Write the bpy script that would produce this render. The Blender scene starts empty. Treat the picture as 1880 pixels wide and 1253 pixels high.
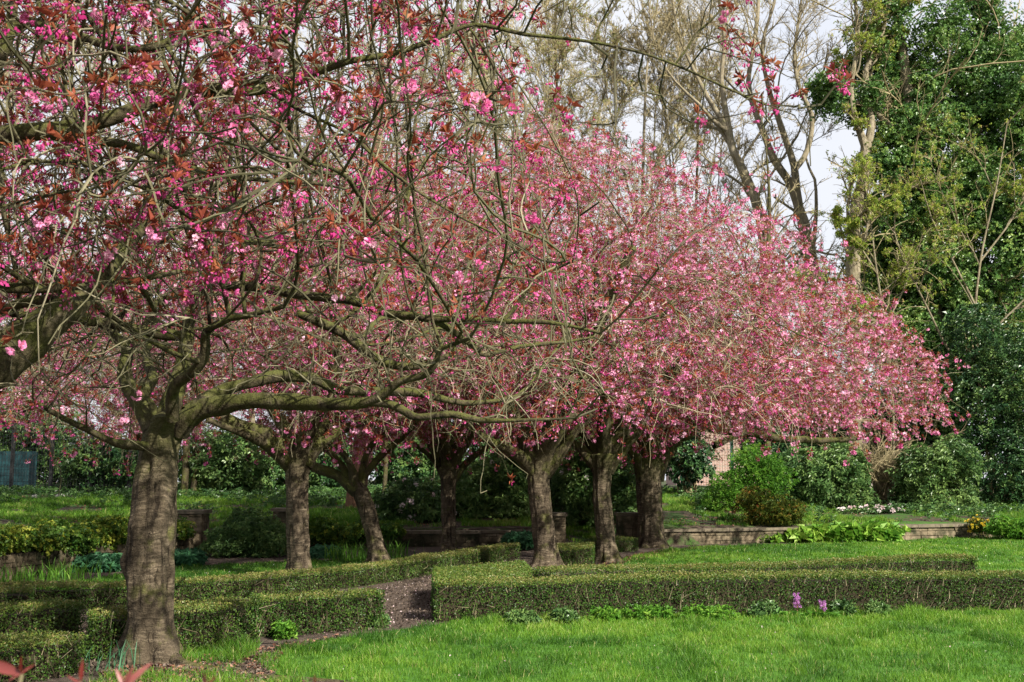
import bpy, math, random
import numpy as np

# ------------------------------------------------------------------ camera, world, sun, exposure
SC = bpy.context.scene
COL = SC.collection
F = 2089.0                      # focal length in photo pixels (40 mm on a 36 mm sensor, 1880 px)
CAMZ = 1.6
PITCH = math.atan(253.5 / F)
cam_d = bpy.data.cameras.new("camera"); cam_d.lens = 40.0; cam_d.sensor_width = 36.0
cam_d.clip_start = 0.05; cam_d.clip_end = 2000.0
cam_d.dof.use_dof = True; cam_d.dof.focus_distance = 13.0; cam_d.dof.aperture_fstop = 6.3
cam = bpy.data.objects.new("camera", cam_d); COL.objects.link(cam)
cam.location = (0, 0, CAMZ); cam.rotation_euler = (math.radians(90) + PITCH, 0, 0)
SC.camera = cam

SUN_EL = math.radians(35.0)
SUN_DIR = np.array([0.67, -0.74, 0.0]); SUN_DIR /= np.linalg.norm(SUN_DIR)   # where the sun stands, horizontally
world = bpy.data.worlds.new("World"); SC.world = world; world.use_nodes = True
nt = world.node_tree; nt.nodes.clear()
wo = nt.nodes.new("ShaderNodeOutputWorld"); bg = nt.nodes.new("ShaderNodeBackground")
sky = nt.nodes.new("ShaderNodeTexSky"); sky.sky_type = 'NISHITA'; sky.sun_disc = False
sky.sun_elevation = SUN_EL
sky.sun_rotation = math.atan2(SUN_DIR[0], SUN_DIR[1])
tc = nt.nodes.new("ShaderNodeTexCoord"); nz = nt.nodes.new("ShaderNodeTexNoise")
nz.inputs["Scale"].default_value = 3.2; nz.inputs["Detail"].default_value = 6.0; nz.inputs["Roughness"].default_value = 0.55
rp = nt.nodes.new("ShaderNodeValToRGB")
rp.color_ramp.elements[0].position = 0.25; rp.color_ramp.elements[0].color = (0.80, 0.80, 0.80, 1)
rp.color_ramp.elements[1].position = 0.55; rp.color_ramp.elements[1].color = (1, 1, 1, 1)
mx = nt.nodes.new("ShaderNodeMix"); mx.data_type = 'RGBA'
mx.inputs["B"].default_value = (3.9, 4.0, 4.3, 1)        # bright cloud, before the background strength
nt.links.new(tc.outputs["Generated"], nz.inputs["Vector"]); nt.links.new(nz.outputs["Fac"], rp.inputs["Fac"])
nt.links.new(rp.outputs["Color"], mx.inputs["Factor"]); nt.links.new(sky.outputs["Color"], mx.inputs["A"])
nt.links.new(mx.outputs["Result"], bg.inputs["Color"]); bg.inputs["Strength"].default_value = 0.105
nt.links.new(bg.outputs["Background"], wo.inputs["Surface"])

sun_d = bpy.data.lights.new("sun", 'SUN'); sun_d.energy = 5.0; sun_d.angle = math.radians(0.6); sun_d.color = (1.0, 0.94, 0.84)
sun = bpy.data.objects.new("sun", sun_d); COL.objects.link(sun)
from mathutils import Vector
sv = Vector((SUN_DIR[0] * math.cos(SUN_EL), SUN_DIR[1] * math.cos(SUN_EL), math.sin(SUN_EL)))
sun.rotation_euler = sv.to_track_quat('Z', 'Y').to_euler(); sun.location = sv * 60

SC.view_settings.view_transform = 'Standard'; SC.view_settings.look = 'None'
SC.view_settings.exposure = 1.17; SC.view_settings.gamma = 1.0
SC.cycles.max_bounces = 5; SC.cycles.diffuse_bounces = 4; SC.cycles.glossy_bounces = 1
SC.cycles.transmission_bounces = 2; SC.cycles.transparent_max_bounces = 4
SC.cycles.caustics_reflective = False; SC.cycles.caustics_refractive = False

# ------------------------------------------------------------------ small maths
RNG = np.random.default_rng(7)
def ray(px, py):
    x = (px - 940.0) / F; v = (626.5 - py) / F
    cp, sp = math.cos(PITCH), math.sin(PITCH)
    return np.array([x, cp - sp * v, sp + cp * v])
def at(px, py, Y):
    d = ray(px, py); return np.array([0, 0, CAMZ]) + d * (Y / d[1])
def gr(px, py, z=0.0):
    d = ray(px, py); return np.array([0, 0, CAMZ]) + d * ((z - CAMZ) / d[2])
def unit(a):
    return a / np.maximum(np.linalg.norm(a, axis=-1, keepdims=True), 1e-9)
def rdir(n, rng):
    return unit(rng.normal(size=(n, 3)))
def vnoise(p, seed=0):
    p = np.asarray(p, float); i = np.floor(p).astype(np.int64); f = p - i; f = f * f * (3 - 2 * f)
    def h(a, b, c):
        n = (a * 374761393 + b * 668265263 + c * 1274126177 + seed * 974634777) & 0x7fffffff
        n = ((n ^ (n >> 13)) * 1274126177) & 0x7fffffff
        n = ((n ^ (n >> 16)) * 668265263) & 0x7fffffff
        return (n & 0xffff) / 65535.0
    r = 0
    for dx in (0, 1):
        for dy in (0, 1):
            for dz in (0, 1):
                w = (f[:, 0] if dx else 1 - f[:, 0]) * (f[:, 1] if dy else 1 - f[:, 1]) * (f[:, 2] if dz else 1 - f[:, 2])
                r = r + w * h(i[:, 0] + dx, i[:, 1] + dy, i[:, 2] + dz)
    return r
def fbm(p, seed=0, o=3):
    r = 0; a = 0.5
    for k in range(o):
        r = r + a * vnoise(p * (2.03 ** k), seed + k); a *= 0.5
    return r / (1 - 0.5 ** o)
def spline(pts, step):
    """Catmull-Rom through rows of any width, spaced about `step` apart"""
    P = np.asarray(pts, float)
    if len(P) == 2: P = np.vstack([P[0], P.mean(0), P[1]])
    Q = np.vstack([2 * P[0] - P[1], P, 2 * P[-1] - P[-2]]); out = []
    for i in range(1, len(Q) - 2):
        n = max(2, int(np.linalg.norm(Q[i + 1, :3] - Q[i, :3]) / step))
        t = np.linspace(0, 1, n, endpoint=False)[:, None]
        out.append(0.5 * (2 * Q[i] + (Q[i + 1] - Q[i - 1]) * t + (2 * Q[i - 1] - 5 * Q[i] + 4 * Q[i + 1] - Q[i + 2]) * t ** 2
                          + (3 * Q[i] - Q[i - 1] - 3 * Q[i + 1] + Q[i + 2]) * t ** 3))
    out.append(P[-1:]); return np.vstack(out)

# ------------------------------------------------------------------ mesh building
class Geo:
    def __init__(s): s.V = []; s.L = []; s.T = []; s.A = []; s.n = 0
    def add(s, V, L, T, v=0.5):
        V = np.asarray(V, float).reshape(-1, 3); L = np.asarray(L, np.int64).ravel(); T = np.asarray(T, np.int64).ravel()
        if not len(T): return s
        s.V.append(V); s.L.append(L + s.n); s.T.append(T)
        s.A.append(np.broadcast_to(np.asarray(v, float), (len(T),)).copy()); s.n += len(V); return s
    def box(s, lo, hi, v=0.5, jit=0.0, rot=0.0, piv=None):
        lo, hi = np.array(lo, float), np.array(hi, float)
        c = np.array([[x, y, z] for z in (0, 1) for y in (0, 1) for x in (0, 1)], float)
        V = lo + c * (hi - lo)
        if jit: V = V + RNG.uniform(-jit, jit, V.shape)
        if rot:
            p = np.array(piv if piv is not None else (lo + hi) / 2); cs, sn = math.cos(rot), math.sin(rot); d = V - p
            V = p + np.stack([d[:, 0] * cs - d[:, 1] * sn, d[:, 0] * sn + d[:, 1] * cs, d[:, 2]], 1)
        s.add(V, [0, 2, 3, 1, 4, 5, 7, 6, 0, 1, 5, 4, 2, 6, 7, 3, 0, 4, 6, 2, 1, 3, 7, 5], [4] * 6, v); return s
    def build(s, name, mat, parent=None, smooth=False):
        if not s.V: return None
        V = np.vstack(s.V); L = np.concatenate(s.L); T = np.concatenate(s.T); A = np.concatenate(s.A)
        off = np.zeros(3); p = parent
        while p is not None: off += np.array(p.location); p = p.parent
        V = V - off
        me = bpy.data.meshes.new(name)
        me.vertices.add(len(V)); me.vertices.foreach_set("co", V.astype(np.float32).ravel())
        me.loops.add(len(L)); me.loops.foreach_set("vertex_index", L.astype(np.int32))
        me.polygons.add(len(T)); st = np.concatenate([[0], np.cumsum(T)[:-1]]).astype(np.int32)
        me.polygons.foreach_set("loop_start", st)
        at_ = me.attributes.new("v", 'FLOAT', 'FACE'); at_.data.foreach_set("value", A.astype(np.float32))
        me.update(calc_edges=True)
        me.polygons.foreach_set("use_smooth", np.full(len(T), bool(smooth)))
        me.materials.append(mat)
        o = bpy.data.objects.new(name, me); COL.objects.link(o)
        if parent is not None: o.parent = parent
        return o

def tag(o, label=None, cat=None, group=None, kind=None):
    if label: o["label"] = label
    if cat: o["category"] = cat
    if group: o["group"] = group
    if kind: o["kind"] = kind
    return o
def thing(name, label, cat, loc, group=None):
    o = bpy.data.objects.new(name, None); COL.objects.link(o); o.location = [float(c) for c in loc]
    o.empty_display_size = 0.2
    return tag(o, label, cat, group)

def tubes(g, P, R, lens, k=5, v=0.5, wob=0.0):
    """many swept tubes at once; P and R run chain after chain, lens gives each chain's length"""
    P = np.asarray(P, float); R = np.asarray(R, float); lens = np.asarray(lens, int); N = len(P)
    st = np.concatenate([[0], np.cumsum(lens)[:-1]]); en = st + lens - 1
    cid = np.repeat(np.arange(len(lens)), lens); first = np.zeros(N, bool); last = np.zeros(N, bool)
    first[st] = True; last[en] = True
    nx = np.where(last, np.arange(N), np.arange(N) + 1); pv = np.where(first, np.arange(N), np.arange(N) - 1)
    T = unit(P[nx] - P[pv] + 1e-9)
    t0 = T[st]; t1 = T[en]; ref = np.cross(t0, t1); nn = np.linalg.norm(ref, axis=1)
    md = np.abs(unit(P[en] - P[st] + 1e-9)); alt = np.eye(3)[np.argmin(md, axis=1)]
    ref = np.where((nn > 0.25)[:, None], ref / np.maximum(nn, 1e-6)[:, None], alt)[cid]
    U = unit(np.cross(T, ref) + 1e-7); W = np.cross(T, U)
    a = np.arange(k) / k * 2 * math.pi
    ring = U[:, None, :] * np.cos(a)[None, :, None] + W[:, None, :] * np.sin(a)[None, :, None]
    rr = np.repeat(R[:, None], k, 1)
    if wob:
        q = P[:, None, :] + ring * R[:, None, None]
        rr = rr * (1 + wob * (fbm((q.reshape(-1, 3)) * 7.0, 5).reshape(N, k) - 0.5) * 2 + wob * (vnoise(q.reshape(-1, 3) * 2.2, 6).reshape(N, k) - .5))
    V = (P[:, None, :] + ring * rr[:, :, None]).reshape(-1, 3)
    i = np.nonzero(~last)[0]; j = np.arange(k); j2 = (j + 1) % k
    Q = np.stack([i[:, None] * k + j, i[:, None] * k + j2, (i[:, None] + 1) * k + j2, (i[:, None] + 1) * k + j], -1).reshape(-1, 4)
    vv = np.repeat(np.asarray(v, float)[cid[i]], k) if np.ndim(v) else v
    g.add(V, Q.ravel(), np.full(len(Q), 4), vv)
    if k >= 8:
        for e in en: g.add(V[e * k:(e + 1) * k], np.arange(k), [k], 0.5)
    return g

def frames(z, spin):
    z = unit(z); ref = np.where(np.abs(z[:, 2:3]) < 0.9, np.array([[0, 0, 1.0]]), np.array([[1.0, 0, 0]]))
    x = unit(np.cross(ref, z)); y = np.cross(z, x); c = np.cos(spin)[:, None]; s = np.sin(spin)[:, None]
    return np.stack([x * c + y * s, -x * s + y * c, z], 2)
def tile(g, tpl, pos, z, scale, v, rng, vj=0.1):
    TV, TL, TT, TA = tpl; M = len(pos)
    if M == 0: return g
    Rm = frames(z, rng.uniform(0, 6.283, M))
    V = np.einsum('mij,vj->mvi', Rm, TV) * np.asarray(scale, float).reshape(-1, 1, 1) + pos[:, None, :]
    L = TL[None, :] + (np.arange(M) * len(TV))[:, None]
    A = TA[None, :] + np.broadcast_to(np.asarray(v, float).reshape(-1, 1), (M, len(TT))) + rng.uniform(-vj, vj, (M, len(TT)))
    g.add(V.reshape(-1, 3), L.ravel(), np.tile(TT, M), np.clip(A.ravel(), 0, 1)); return g
class Tpl:
    def __init__(s): s.V = []; s.L = []; s.T = []; s.A = []
    def face(s, pts, a=0.0):
        n = len(s.V); s.V += [tuple(p) for p in pts]; s.L += range(n, n + len(pts)); s.T.append(len(pts)); s.A.append(a)
    def leaf(s, o, d, up, L, W, fold=0.3, droop=0.2, a=0.0):
        o, d, up = np.array(o, float), np.array(d, float), np.array(up, float)
        d = d / np.linalg.norm(d); sd = np.cross(d, up); sd /= max(np.linalg.norm(sd), 1e-6); u = np.cross(sd, d)
        m = o + d * L * 0.5 + u * (0.12 * L); t = o + d * L - u * droop * L
        s.face([o, m + sd * W / 2 + u * fold * W, t], a); s.face([o, t, m - sd * W / 2 + u * fold * W], a)
    def petal(s, o, d, up, L, W, a=0.0):
        o, d, up = np.array(o, float), np.array(d, float), np.array(up, float)
        d = d / np.linalg.norm(d); sd = np.cross(d, up); sd /= max(np.linalg.norm(sd), 1e-6); u = np.cross(sd, d)
        s.face([o, o + d * L * .6 + sd * W / 2, o + d * L + u * .15 * L + sd * W * .25, o + d * L + u * .15 * L - sd * W * .25, o + d * L * .6 - sd * W / 2], a)
    def bud(s, c, d, L, r, a=0.0):
        c, d = np.array(c, float), np.array(d, float); d = d / np.linalg.norm(d)
        x = np.cross(d, (0.3, 0.9, 0.2)); x /= np.linalg.norm(x); y = np.cross(d, x)
        ring = [c + (x * math.cos(q) + y * math.sin(q)) * r for q in (0, 2.094, 4.189)]
        a0, a1 = c - d * L * .55, c + d * L * .55
        for i in range(3):
            s.face([a0, ring[i], ring[(i + 1) % 3]], a); s.face([a1, ring[(i + 1) % 3], ring[i]], a)
    def arr(s): return (np.array(s.V, float), np.array(s.L), np.array(s.T), np.array(s.A, float))

# ------------------------------------------------------------------ materials
def mat_new(name):
    m = bpy.data.materials.new(name); m.use_nodes = True; n = m.node_tree; n.nodes.clear()
    out = n.nodes.new("ShaderNodeOutputMaterial"); return m, n, out
def node(n, t, **kw):
    x = n.nodes.new(t)
    for k, val in kw.items():
        if hasattr(x, k): setattr(x, k, val)
        else: x.inputs[k].default_value = val
    return x
def ramp(n, stops, fac=None):
    r = n.nodes.new("ShaderNodeValToRGB"); e = r.color_ramp.elements
    while len(e) < len(stops): e.new(0.5)
    for i, (p, c) in enumerate(stops): e[i].position = p; e[i].color = (*c, 1)
    if fac is not None: n.links.new(fac, r.inputs["Fac"])
    return r
def mix(n, a, b, fac, mode='MIX'):
    m = n.nodes.new("ShaderNodeMix"); m.data_type = 'RGBA'; m.blend_type = mode
    for s, key in ((a, "A"), (b, "B")):
        if isinstance(s, tuple): m.inputs[key].default_value = (*s, 1)
        else: n.links.new(s, m.inputs[key])
    if isinstance(fac, float): m.inputs["Factor"].default_value = fac
    else: n.links.new(fac, m.inputs["Factor"])
    return m.outputs["Result"]
def leaf_mat(name, stops, transl=0.3, rough=0.55, spec=0.3, nscale=0.6, namt=0.35, ntint=(0.5, 0.6, 0.4)):
    """foliage: each leaf's own shade from attribute v, drifting gently through the plant"""
    m, n, out = mat_new(name)
    a = node(n, "ShaderNodeAttribute", attribute_name="v"); r = ramp(n, stops, a.outputs["Fac"])
    g = node(n, "ShaderNodeNewGeometry"); t = node(n, "ShaderNodeTexNoise", Scale=nscale, Detail=3.0)
    n.links.new(g.outputs["Position"], t.inputs["Vector"])
    f = node(n, "ShaderNodeMapRange"); n.links.new(t.outputs["Fac"], f.inputs["Value"])
    f.inputs["From Min"].default_value = 0.4; f.inputs["From Max"].default_value = 0.65; f.inputs["To Max"].default_value = namt
    c = mix(n, r.outputs["Color"], ntint, f.outputs["Result"], 'MULTIPLY')
    p = node(n, "ShaderNodeBsdfPrincipled", Roughness=rough); p.inputs["Specular IOR Level"].default_value = spec
    n.links.new(c, p.inputs["Base Color"])
    tr = node(n, "ShaderNodeBsdfTranslucent"); n.links.new(c, tr.inputs["Color"])
    ms = node(n, "ShaderNodeMixShader"); ms.inputs["Fac"].default_value = transl
    n.links.new(p.outputs[0], ms.inputs[1]); n.links.new(tr.outputs[0], ms.inputs[2]); n.links.new(ms.outputs[0], out.inputs["Surface"])
    return m
def surf_mat(name, stops, scale=(1, 1, 1), nscale=4.0, detail=8.0, rough=0.9, bump=0.4, dist=0.02, second=None):
    """a rough natural surface: noise through a ramp, a second noise patching another colour over it, bump"""
    m, n, out = mat_new(name)
    g = node(n, "ShaderNodeNewGeometry"); mp = node(n, "ShaderNodeMapping"); mp.inputs["Scale"].default_value = scale
    n.links.new(g.outputs["Position"], mp.inputs["Vector"])
    t = node(n, "ShaderNodeTexNoise", Scale=nscale, Detail=detail, Roughness=0.65); n.links.new(mp.outputs[0], t.inputs["Vector"])
    r = ramp(n, stops, t.outputs["Fac"]); c = r.outputs["Color"]
    if second:
        col, sc2, lo, hi = second
        t2 = node(n, "ShaderNodeTexNoise", Scale=sc2, Detail=6.0, Roughness=0.6); n.links.new(g.outputs["Position"], t2.inputs["Vector"])
        r2 = ramp(n, [(lo, (0, 0, 0)), (hi, (1, 1, 1))], t2.outputs["Fac"]); c = mix(n, c, col, r2.outputs["Color"])
    p = node(n, "ShaderNodeBsdfPrincipled", Roughness=rough); p.inputs["Specular IOR Level"].default_value = 0.2
    n.links.new(c, p.inputs["Base Color"])
    b = node(n, "ShaderNodeBump", Strength=bump, Distance=dist); n.links.new(t.outputs["Fac"], b.inputs["Height"])
    n.links.new(b.outputs[0], p.inputs["Normal"]); n.links.new(p.outputs[0], out.inputs["Surface"]); return m
def bark_mat(name, base, light, dark, moss, moss_lo=0.50, moss_hi=0.66, band=34.0, bump=0.8, crotch=False):
    """cherry bark: level lenticel bands, upright cracks, pale scuffs, moss on upward faces and in patches"""
    m, n, out = mat_new(name)
    g = node(n, "ShaderNodeNewGeometry")
    def nz_(sc, s, d=6.0):
        mp = node(n, "ShaderNodeMapping"); mp.inputs["Scale"].default_value = sc; n.links.new(g.outputs["Position"], mp.inputs["Vector"])
        t = node(n, "ShaderNodeTexNoise", Scale=s, Detail=d, Roughness=0.65); n.links.new(mp.outputs[0], t.inputs["Vector"]); return t.outputs["Fac"]
    wt = node(n, "ShaderNodeTexNoise", Scale=3.0, Detail=3.0); n.links.new(g.outputs["Position"], wt.inputs["Vector"])
    wv = node(n, "ShaderNodeVectorMath", operation='MULTIPLY_ADD'); n.links.new(wt.outputs["Color"], wv.inputs[0]); wv.inputs[1].default_value = (.22, .22, .16); n.links.new(g.outputs["Position"], wv.inputs[2])
    def nw_(sc, s, d=6.0):
        mp = node(n, "ShaderNodeMapping"); mp.inputs["Scale"].default_value = sc; n.links.new(wv.outputs[0], mp.inputs["Vector"])
        t = node(n, "ShaderNodeTexNoise", Scale=s, Detail=d, Roughness=0.65); n.links.new(mp.outputs[0], t.inputs["Vector"]); return t.outputs["Fac"]
    bands = nw_((1.3, 1.3, band / 4), 4.0); crack = nw_((7, 7, 0.8), 2.2, 4.0); patch = nz_((1, 1, .6), 3.4); fine = nz_((1, 1, 1), 60.0)
    pm_ = ramp(n, [(0.40, (0.1, 0.1, 0.1)), (0.60, (1, 1, 1))], patch).outputs["Color"]
    c = mix(n, base, light, mix(n, (0, 0, 0), pm_, ramp(n, [(0.49, (0, 0, 0)), (0.60, (0.75, 0.75, 0.75))], bands).outputs["Color"]))
    c = mix(n, c, dark, ramp(n, [(0.34, (0.85, 0.85, 0.85)), (0.46, (0, 0, 0))], patch).outputs["Color"])
    c = mix(n, c, dark, ramp(n, [(0.36, (1, 1, 1)), (0.45, (0, 0, 0))], crack).outputs["Color"])
    sx = node(n, "ShaderNodeSeparateXYZ"); n.links.new(g.outputs["Normal"], sx.inputs[0])
    ad = node(n, "ShaderNodeMath", operation='MULTIPLY_ADD'); n.links.new(sx.outputs["Z"], ad.inputs[0]); ad.inputs[1].default_value = 0.16
    pm = nz_((1, 1, 1), 5.0); n.links.new(pm, ad.inputs[2])
    c = mix(n, c, moss, ramp(n, [(moss_lo, (0, 0, 0)), (moss_hi, (0.85, 0.85, 0.85))], ad.outputs[0]).outputs["Color"])
    if crotch:      # green-stained wood where the stems part, about two metres up
        sp = node(n, "ShaderNodeSeparateXYZ"); n.links.new(wv.outputs[0], sp.inputs[0]); mr = node(n, "ShaderNodeMapRange"); n.links.new(sp.outputs["Z"], mr.inputs["Value"])
        mr.inputs["From Min"].default_value = 1.55; mr.inputs["From Max"].default_value = 2.25; mr.inputs["To Max"].default_value = 0.85
        c = mix(n, c, mix(n, (0.070, 0.058, 0.030), (0.080, 0.086, 0.020), pm_), mr.outputs["Result"])
    c = mix(n, c, (0.45, 0.45, 0.45), ramp(n, [(0.35, (0.8, 0.8, 0.8)), (0.62, (0, 0, 0))], fine).outputs["Color"], 'MULTIPLY')
    p = node(n, "ShaderNodeBsdfPrincipled", Roughness=0.85); p.inputs["Specular IOR Level"].default_value = 0.2
    n.links.new(c, p.inputs["Base Color"])
    su0 = node(n, "ShaderNodeMath", operation='ADD'); n.links.new(bands, su0.inputs[0]); n.links.new(crack, su0.inputs[1])
    su = node(n, "ShaderNodeMath", operation='MULTIPLY_ADD'); n.links.new(fine, su.inputs[0]); su.inputs[1].default_value = .5; n.links.new(su0.outputs[0], su.inputs[2])
    b = node(n, "ShaderNodeBump", Strength=bump, Distance=0.03); n.links.new(su.outputs[0], b.inputs["Height"])
    n.links.new(b.outputs[0], p.inputs["Normal"]); n.links.new(p.outputs[0], out.inputs["Surface"]); return m
def plain_mat(name, col, rough=0.6, metal=0.0):
    m, n, out = mat_new(name)
    g = node(n, "ShaderNodeNewGeometry"); t = node(n, "ShaderNodeTexNoise", Scale=6.0, Detail=5.0); n.links.new(g.outputs["Position"], t.inputs["Vector"])
    r = ramp(n, [(0.3, tuple(0.7 * c for c in col)), (0.7, tuple(min(1, 1.15 * c) for c in col))], t.outputs["Fac"])
    p = node(n, "ShaderNodeBsdfPrincipled", Roughness=rough, Metallic=metal)
    n.links.new(r.outputs["Color"], p.inputs["Base Color"]); n.links.new(p.outputs[0], out.inputs["Surface"]); return m

M = {}
M['bark'] = bark_mat("cherry_bark", (0.090, 0.069, 0.044), (0.27, 0.215, 0.145), (0.024, 0.017, 0.010), (0.085, 0.09, 0.02), 0.55, 0.72, crotch=True)
M['limb'] = bark_mat("mossy_limb_bark", (0.075, 0.062, 0.032), (0.15, 0.125, 0.08), (0.022, 0.016, 0.010), (0.085, 0.092, 0.020), 0.44, 0.60, band=8.0)
M['twig'] = leaf_mat("cherry_twig", [(0, (0.075, 0.062, 0.033)), (0.5, (0.20, 0.17, 0.095)), (1, (0.40, 0.34, 0.24))], transl=0.0, rough=0.8, namt=0.4)
M['neartwig'] = leaf_mat("mossy_twig", [(0, (0.045, 0.040, 0.020)), (0.5, (0.105, 0.095, 0.050)), (0.8, (0.17, 0.15, 0.09)), (1, (0.32, 0.28, 0.20))], transl=0.0, rough=0.8, namt=0.4)
M['blossom'] = leaf_mat("cherry_blossom", [(0, (0.48, 0.035, 0.19)), (0.35, (0.64, 0.10, 0.32)), (0.55, (0.72, 0.24, 0.43)), (0.8, (0.82, 0.40, 0.56)), (1, (0.90, 0.62, 0.73))],
                        transl=0.32, rough=0.6, spec=0.15, nscale=0.9, namt=0.22, ntint=(0.85, 0.62, 0.85))
M['bronze'] = leaf_mat("young_bronze_leaf", [(0, (0.14, 0.026, 0.018)), (0.5, (0.31, 0.070, 0.042)), (1, (0.40, 0.15, 0.060))], transl=0.35, rough=0.5, namt=0.3)
M['greybark'] = bark_mat("grey_tree_bark", (0.26, 0.22, 0.145), (0.36, 0.31, 0.22), (0.14, 0.112, 0.072), (0.12, 0.12, 0.04), 0.52, 0.75, band=2.0)
M['bartwig'] = leaf_mat("bare_twig", [(0, (0.14, 0.105, 0.06)), (0.5, (0.27, 0.22, 0.12)), (1, (0.42, 0.35, 0.19))], transl=0.0, rough=0.8, namt=0.2)
M['redbark'] = bark_mat("rusty_bark", (0.16, 0.085, 0.05), (0.24, 0.14, 0.09), (0.05, 0.028, 0.018), (0.08, 0.075, 0.03), 0.6, 0.8, band=2.0)
M['ivy'] = leaf_mat("ivy_leaf", [(0, (0.030, 0.090, 0.020)), (0.5, (0.11, 0.22, 0.048)), (1, (0.27, 0.36, 0.085))], transl=0.25, rough=0.38, spec=0.5, nscale=0.4)
M['budleaf'] = leaf_mat("budding_leaf", [(0, (0.14, 0.20, 0.03)), (0.5, (0.27, 0.38, 0.055)), (0.85, (0.44, 0.46, 0.08)), (1, (0.42, 0.30, 0.12))], transl=0.4, namt=.2)
M['rhodo'] = leaf_mat("rhododendron_leaf", [(0, (0.030, 0.080, 0.022)), (0.5, (0.10, 0.19, 0.055)), (1, (0.23, 0.33, 0.10))], transl=0.15, rough=0.4, spec=0.45)
M['laurel'] = leaf_mat("dark_evergreen_leaf", [(0, (0.014, 0.050, 0.020)), (0.6, (0.052, 0.118, 0.034)), (1, (0.15, 0.23, 0.065))], transl=0.12, rough=0.4, spec=0.45)
M['yellowgreen'] = leaf_mat("variegated_ivy_leaf", [(0, (0.04, 0.11, 0.015)), (0.55, (0.11, 0.20, 0.022)), (1, (0.38, 0.40, 0.05))], transl=0.3)
M['lime'] = leaf_mat("fresh_green_leaf", [(0, (0.05, 0.15, 0.015)), (0.5, (0.13, 0.30, 0.03)), (1, (0.30, 0.45, 0.07))], transl=0.35)
M['olive'] = leaf_mat("mixed_shrub_leaf", [(0, (0.04, 0.085, 0.012)), (0.5, (0.12, 0.16, 0.022)), (0.85, (0.28, 0.20, 0.03)), (1, (0.38, 0.10, 0.05))], transl=0.3)
M['bluegreen'] = leaf_mat("blue_green_leaf", [(0, (0.03, 0.10, 0.05)), (0.5, (0.06, 0.18, 0.085)), (1, (0.13, 0.28, 0.14))], transl=0.25)
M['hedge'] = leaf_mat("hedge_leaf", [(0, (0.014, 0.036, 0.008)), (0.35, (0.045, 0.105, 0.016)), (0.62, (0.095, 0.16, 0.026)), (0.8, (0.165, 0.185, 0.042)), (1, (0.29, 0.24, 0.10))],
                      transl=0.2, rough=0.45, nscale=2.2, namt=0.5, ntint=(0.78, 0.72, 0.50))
M['hedgecore'] = surf_mat("hedge_inside", [(0.3, (0.010, 0.010, 0.004)), (0.7, (0.045, 0.035, 0.018))], nscale=30.0)
M['grass'] = leaf_mat("grass_blade", [(0, (0.035, 0.105, 0.010)), (0.5, (0.105, 0.235, 0.018)), (0.9, (0.22, 0.34, 0.038)), (1, (0.40, 0.38, 0.15))], transl=0.4, rough=0.5, nscale=0.7, namt=0.4, ntint=(0.62, 0.78, 0.5))
M['lawn'] = surf_mat("lawn_turf", [(0.3, (0.03, 0.085, 0.010)), (0.6, (0.065, 0.17, 0.016)), (0.8, (0.09, 0.20, 0.03))], nscale=9.0, bump=0.6)
M['bank'] = surf_mat("worn_bank", [(0.32, (0.020, 0.016, 0.011)), (0.5, (0.055, 0.040, 0.028)), (0.72, (0.10, 0.075, 0.055))], nscale=7.0, bump=0.9, dist=.05, second=((0.035, 0.085, 0.013), 1.3, 0.46, 0.60))
M['soil'] = surf_mat("bark_mulch", [(0.3, (0.030, 0.021, 0.015)), (0.5, (0.078, 0.058, 0.044)), (0.72, (0.15, 0.117, 0.095))], nscale=28.0, bump=0.9, dist=0.03)
M['chips'] = leaf_mat("bark_chip", [(0, (0.035, 0.024, 0.017)), (0.5, (0.105, 0.076, 0.057)), (0.92, (0.20, 0.155, 0.125)), (1, (0.45, 0.33, 0.34))], transl=0.0, rough=0.85)
M['stone'] = surf_mat("garden_stone", [(0.3, (0.07, 0.055, 0.034)), (0.5, (0.15, 0.118, 0.074)), (0.72, (0.28, 0.225, 0.15))], nscale=7.0, bump=0.5, second=((0.030, 0.032, 0.016), 1.8, 0.44, 0.60))
M['coping'] = surf_mat("coping_stone", [(0.3, (0.08, 0.068, 0.048)), (0.7, (0.20, 0.165, 0.115))], nscale=6.0, bump=0.4, second=((0.07, 0.08, 0.03), 3.0, 0.52, 0.7))
M['joint'] = surf_mat("wall_joint", [(0.3, (0.02, 0.016, 0.01)), (0.7, (0.06, 0.048, 0.03))], nscale=20.0)
M['pink'] = leaf_mat("pale_flower", [(0, (0.70, 0.45, 0.50)), (1, (0.85, 0.78, 0.76))], transl=0.3)
M['purple'] = leaf_mat("purple_flower", [(0, (0.40, 0.10, 0.42)), (1, (0.68, 0.36, 0.66))], transl=0.3)
M['yellow'] = leaf_mat("yellow_flower", [(0, (0.62, 0.38, 0.02)), (1, (0.80, 0.62, 0.05))], transl=0.3)
M['daisy'] = leaf_mat("white_daisy", [(0, (0.75, 0.72, 0.66)), (1, (0.85, 0.84, 0.80))], transl=0.2)
M['redleaf'] = leaf_mat("red_shoot_leaf", [(0, (0.12, 0.012, 0.010)), (0.5, (0.19, 0.030, 0.024)), (1, (0.34, 0.13, 0.12))], transl=0.35, rough=0.3, spec=0.5, namt=0.1)
M['deadleaf'] = leaf_mat("fallen_leaf", [(0, (0.10, 0.045, 0.03)), (0.5, (0.24, 0.11, 0.07)), (1, (0.36, 0.20, 0.13))], transl=0.1)
M['green_metal'] = plain_mat("green_coated_steel", (0.012, 0.075, 0.040), 0.4)
M['black_metal'] = plain_mat("black_steel", (0.012, 0.012, 0.012), 0.5)
M['teal'] = plain_mat("teal_paint", (0.008, 0.045, 0.050), 0.5)
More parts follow.
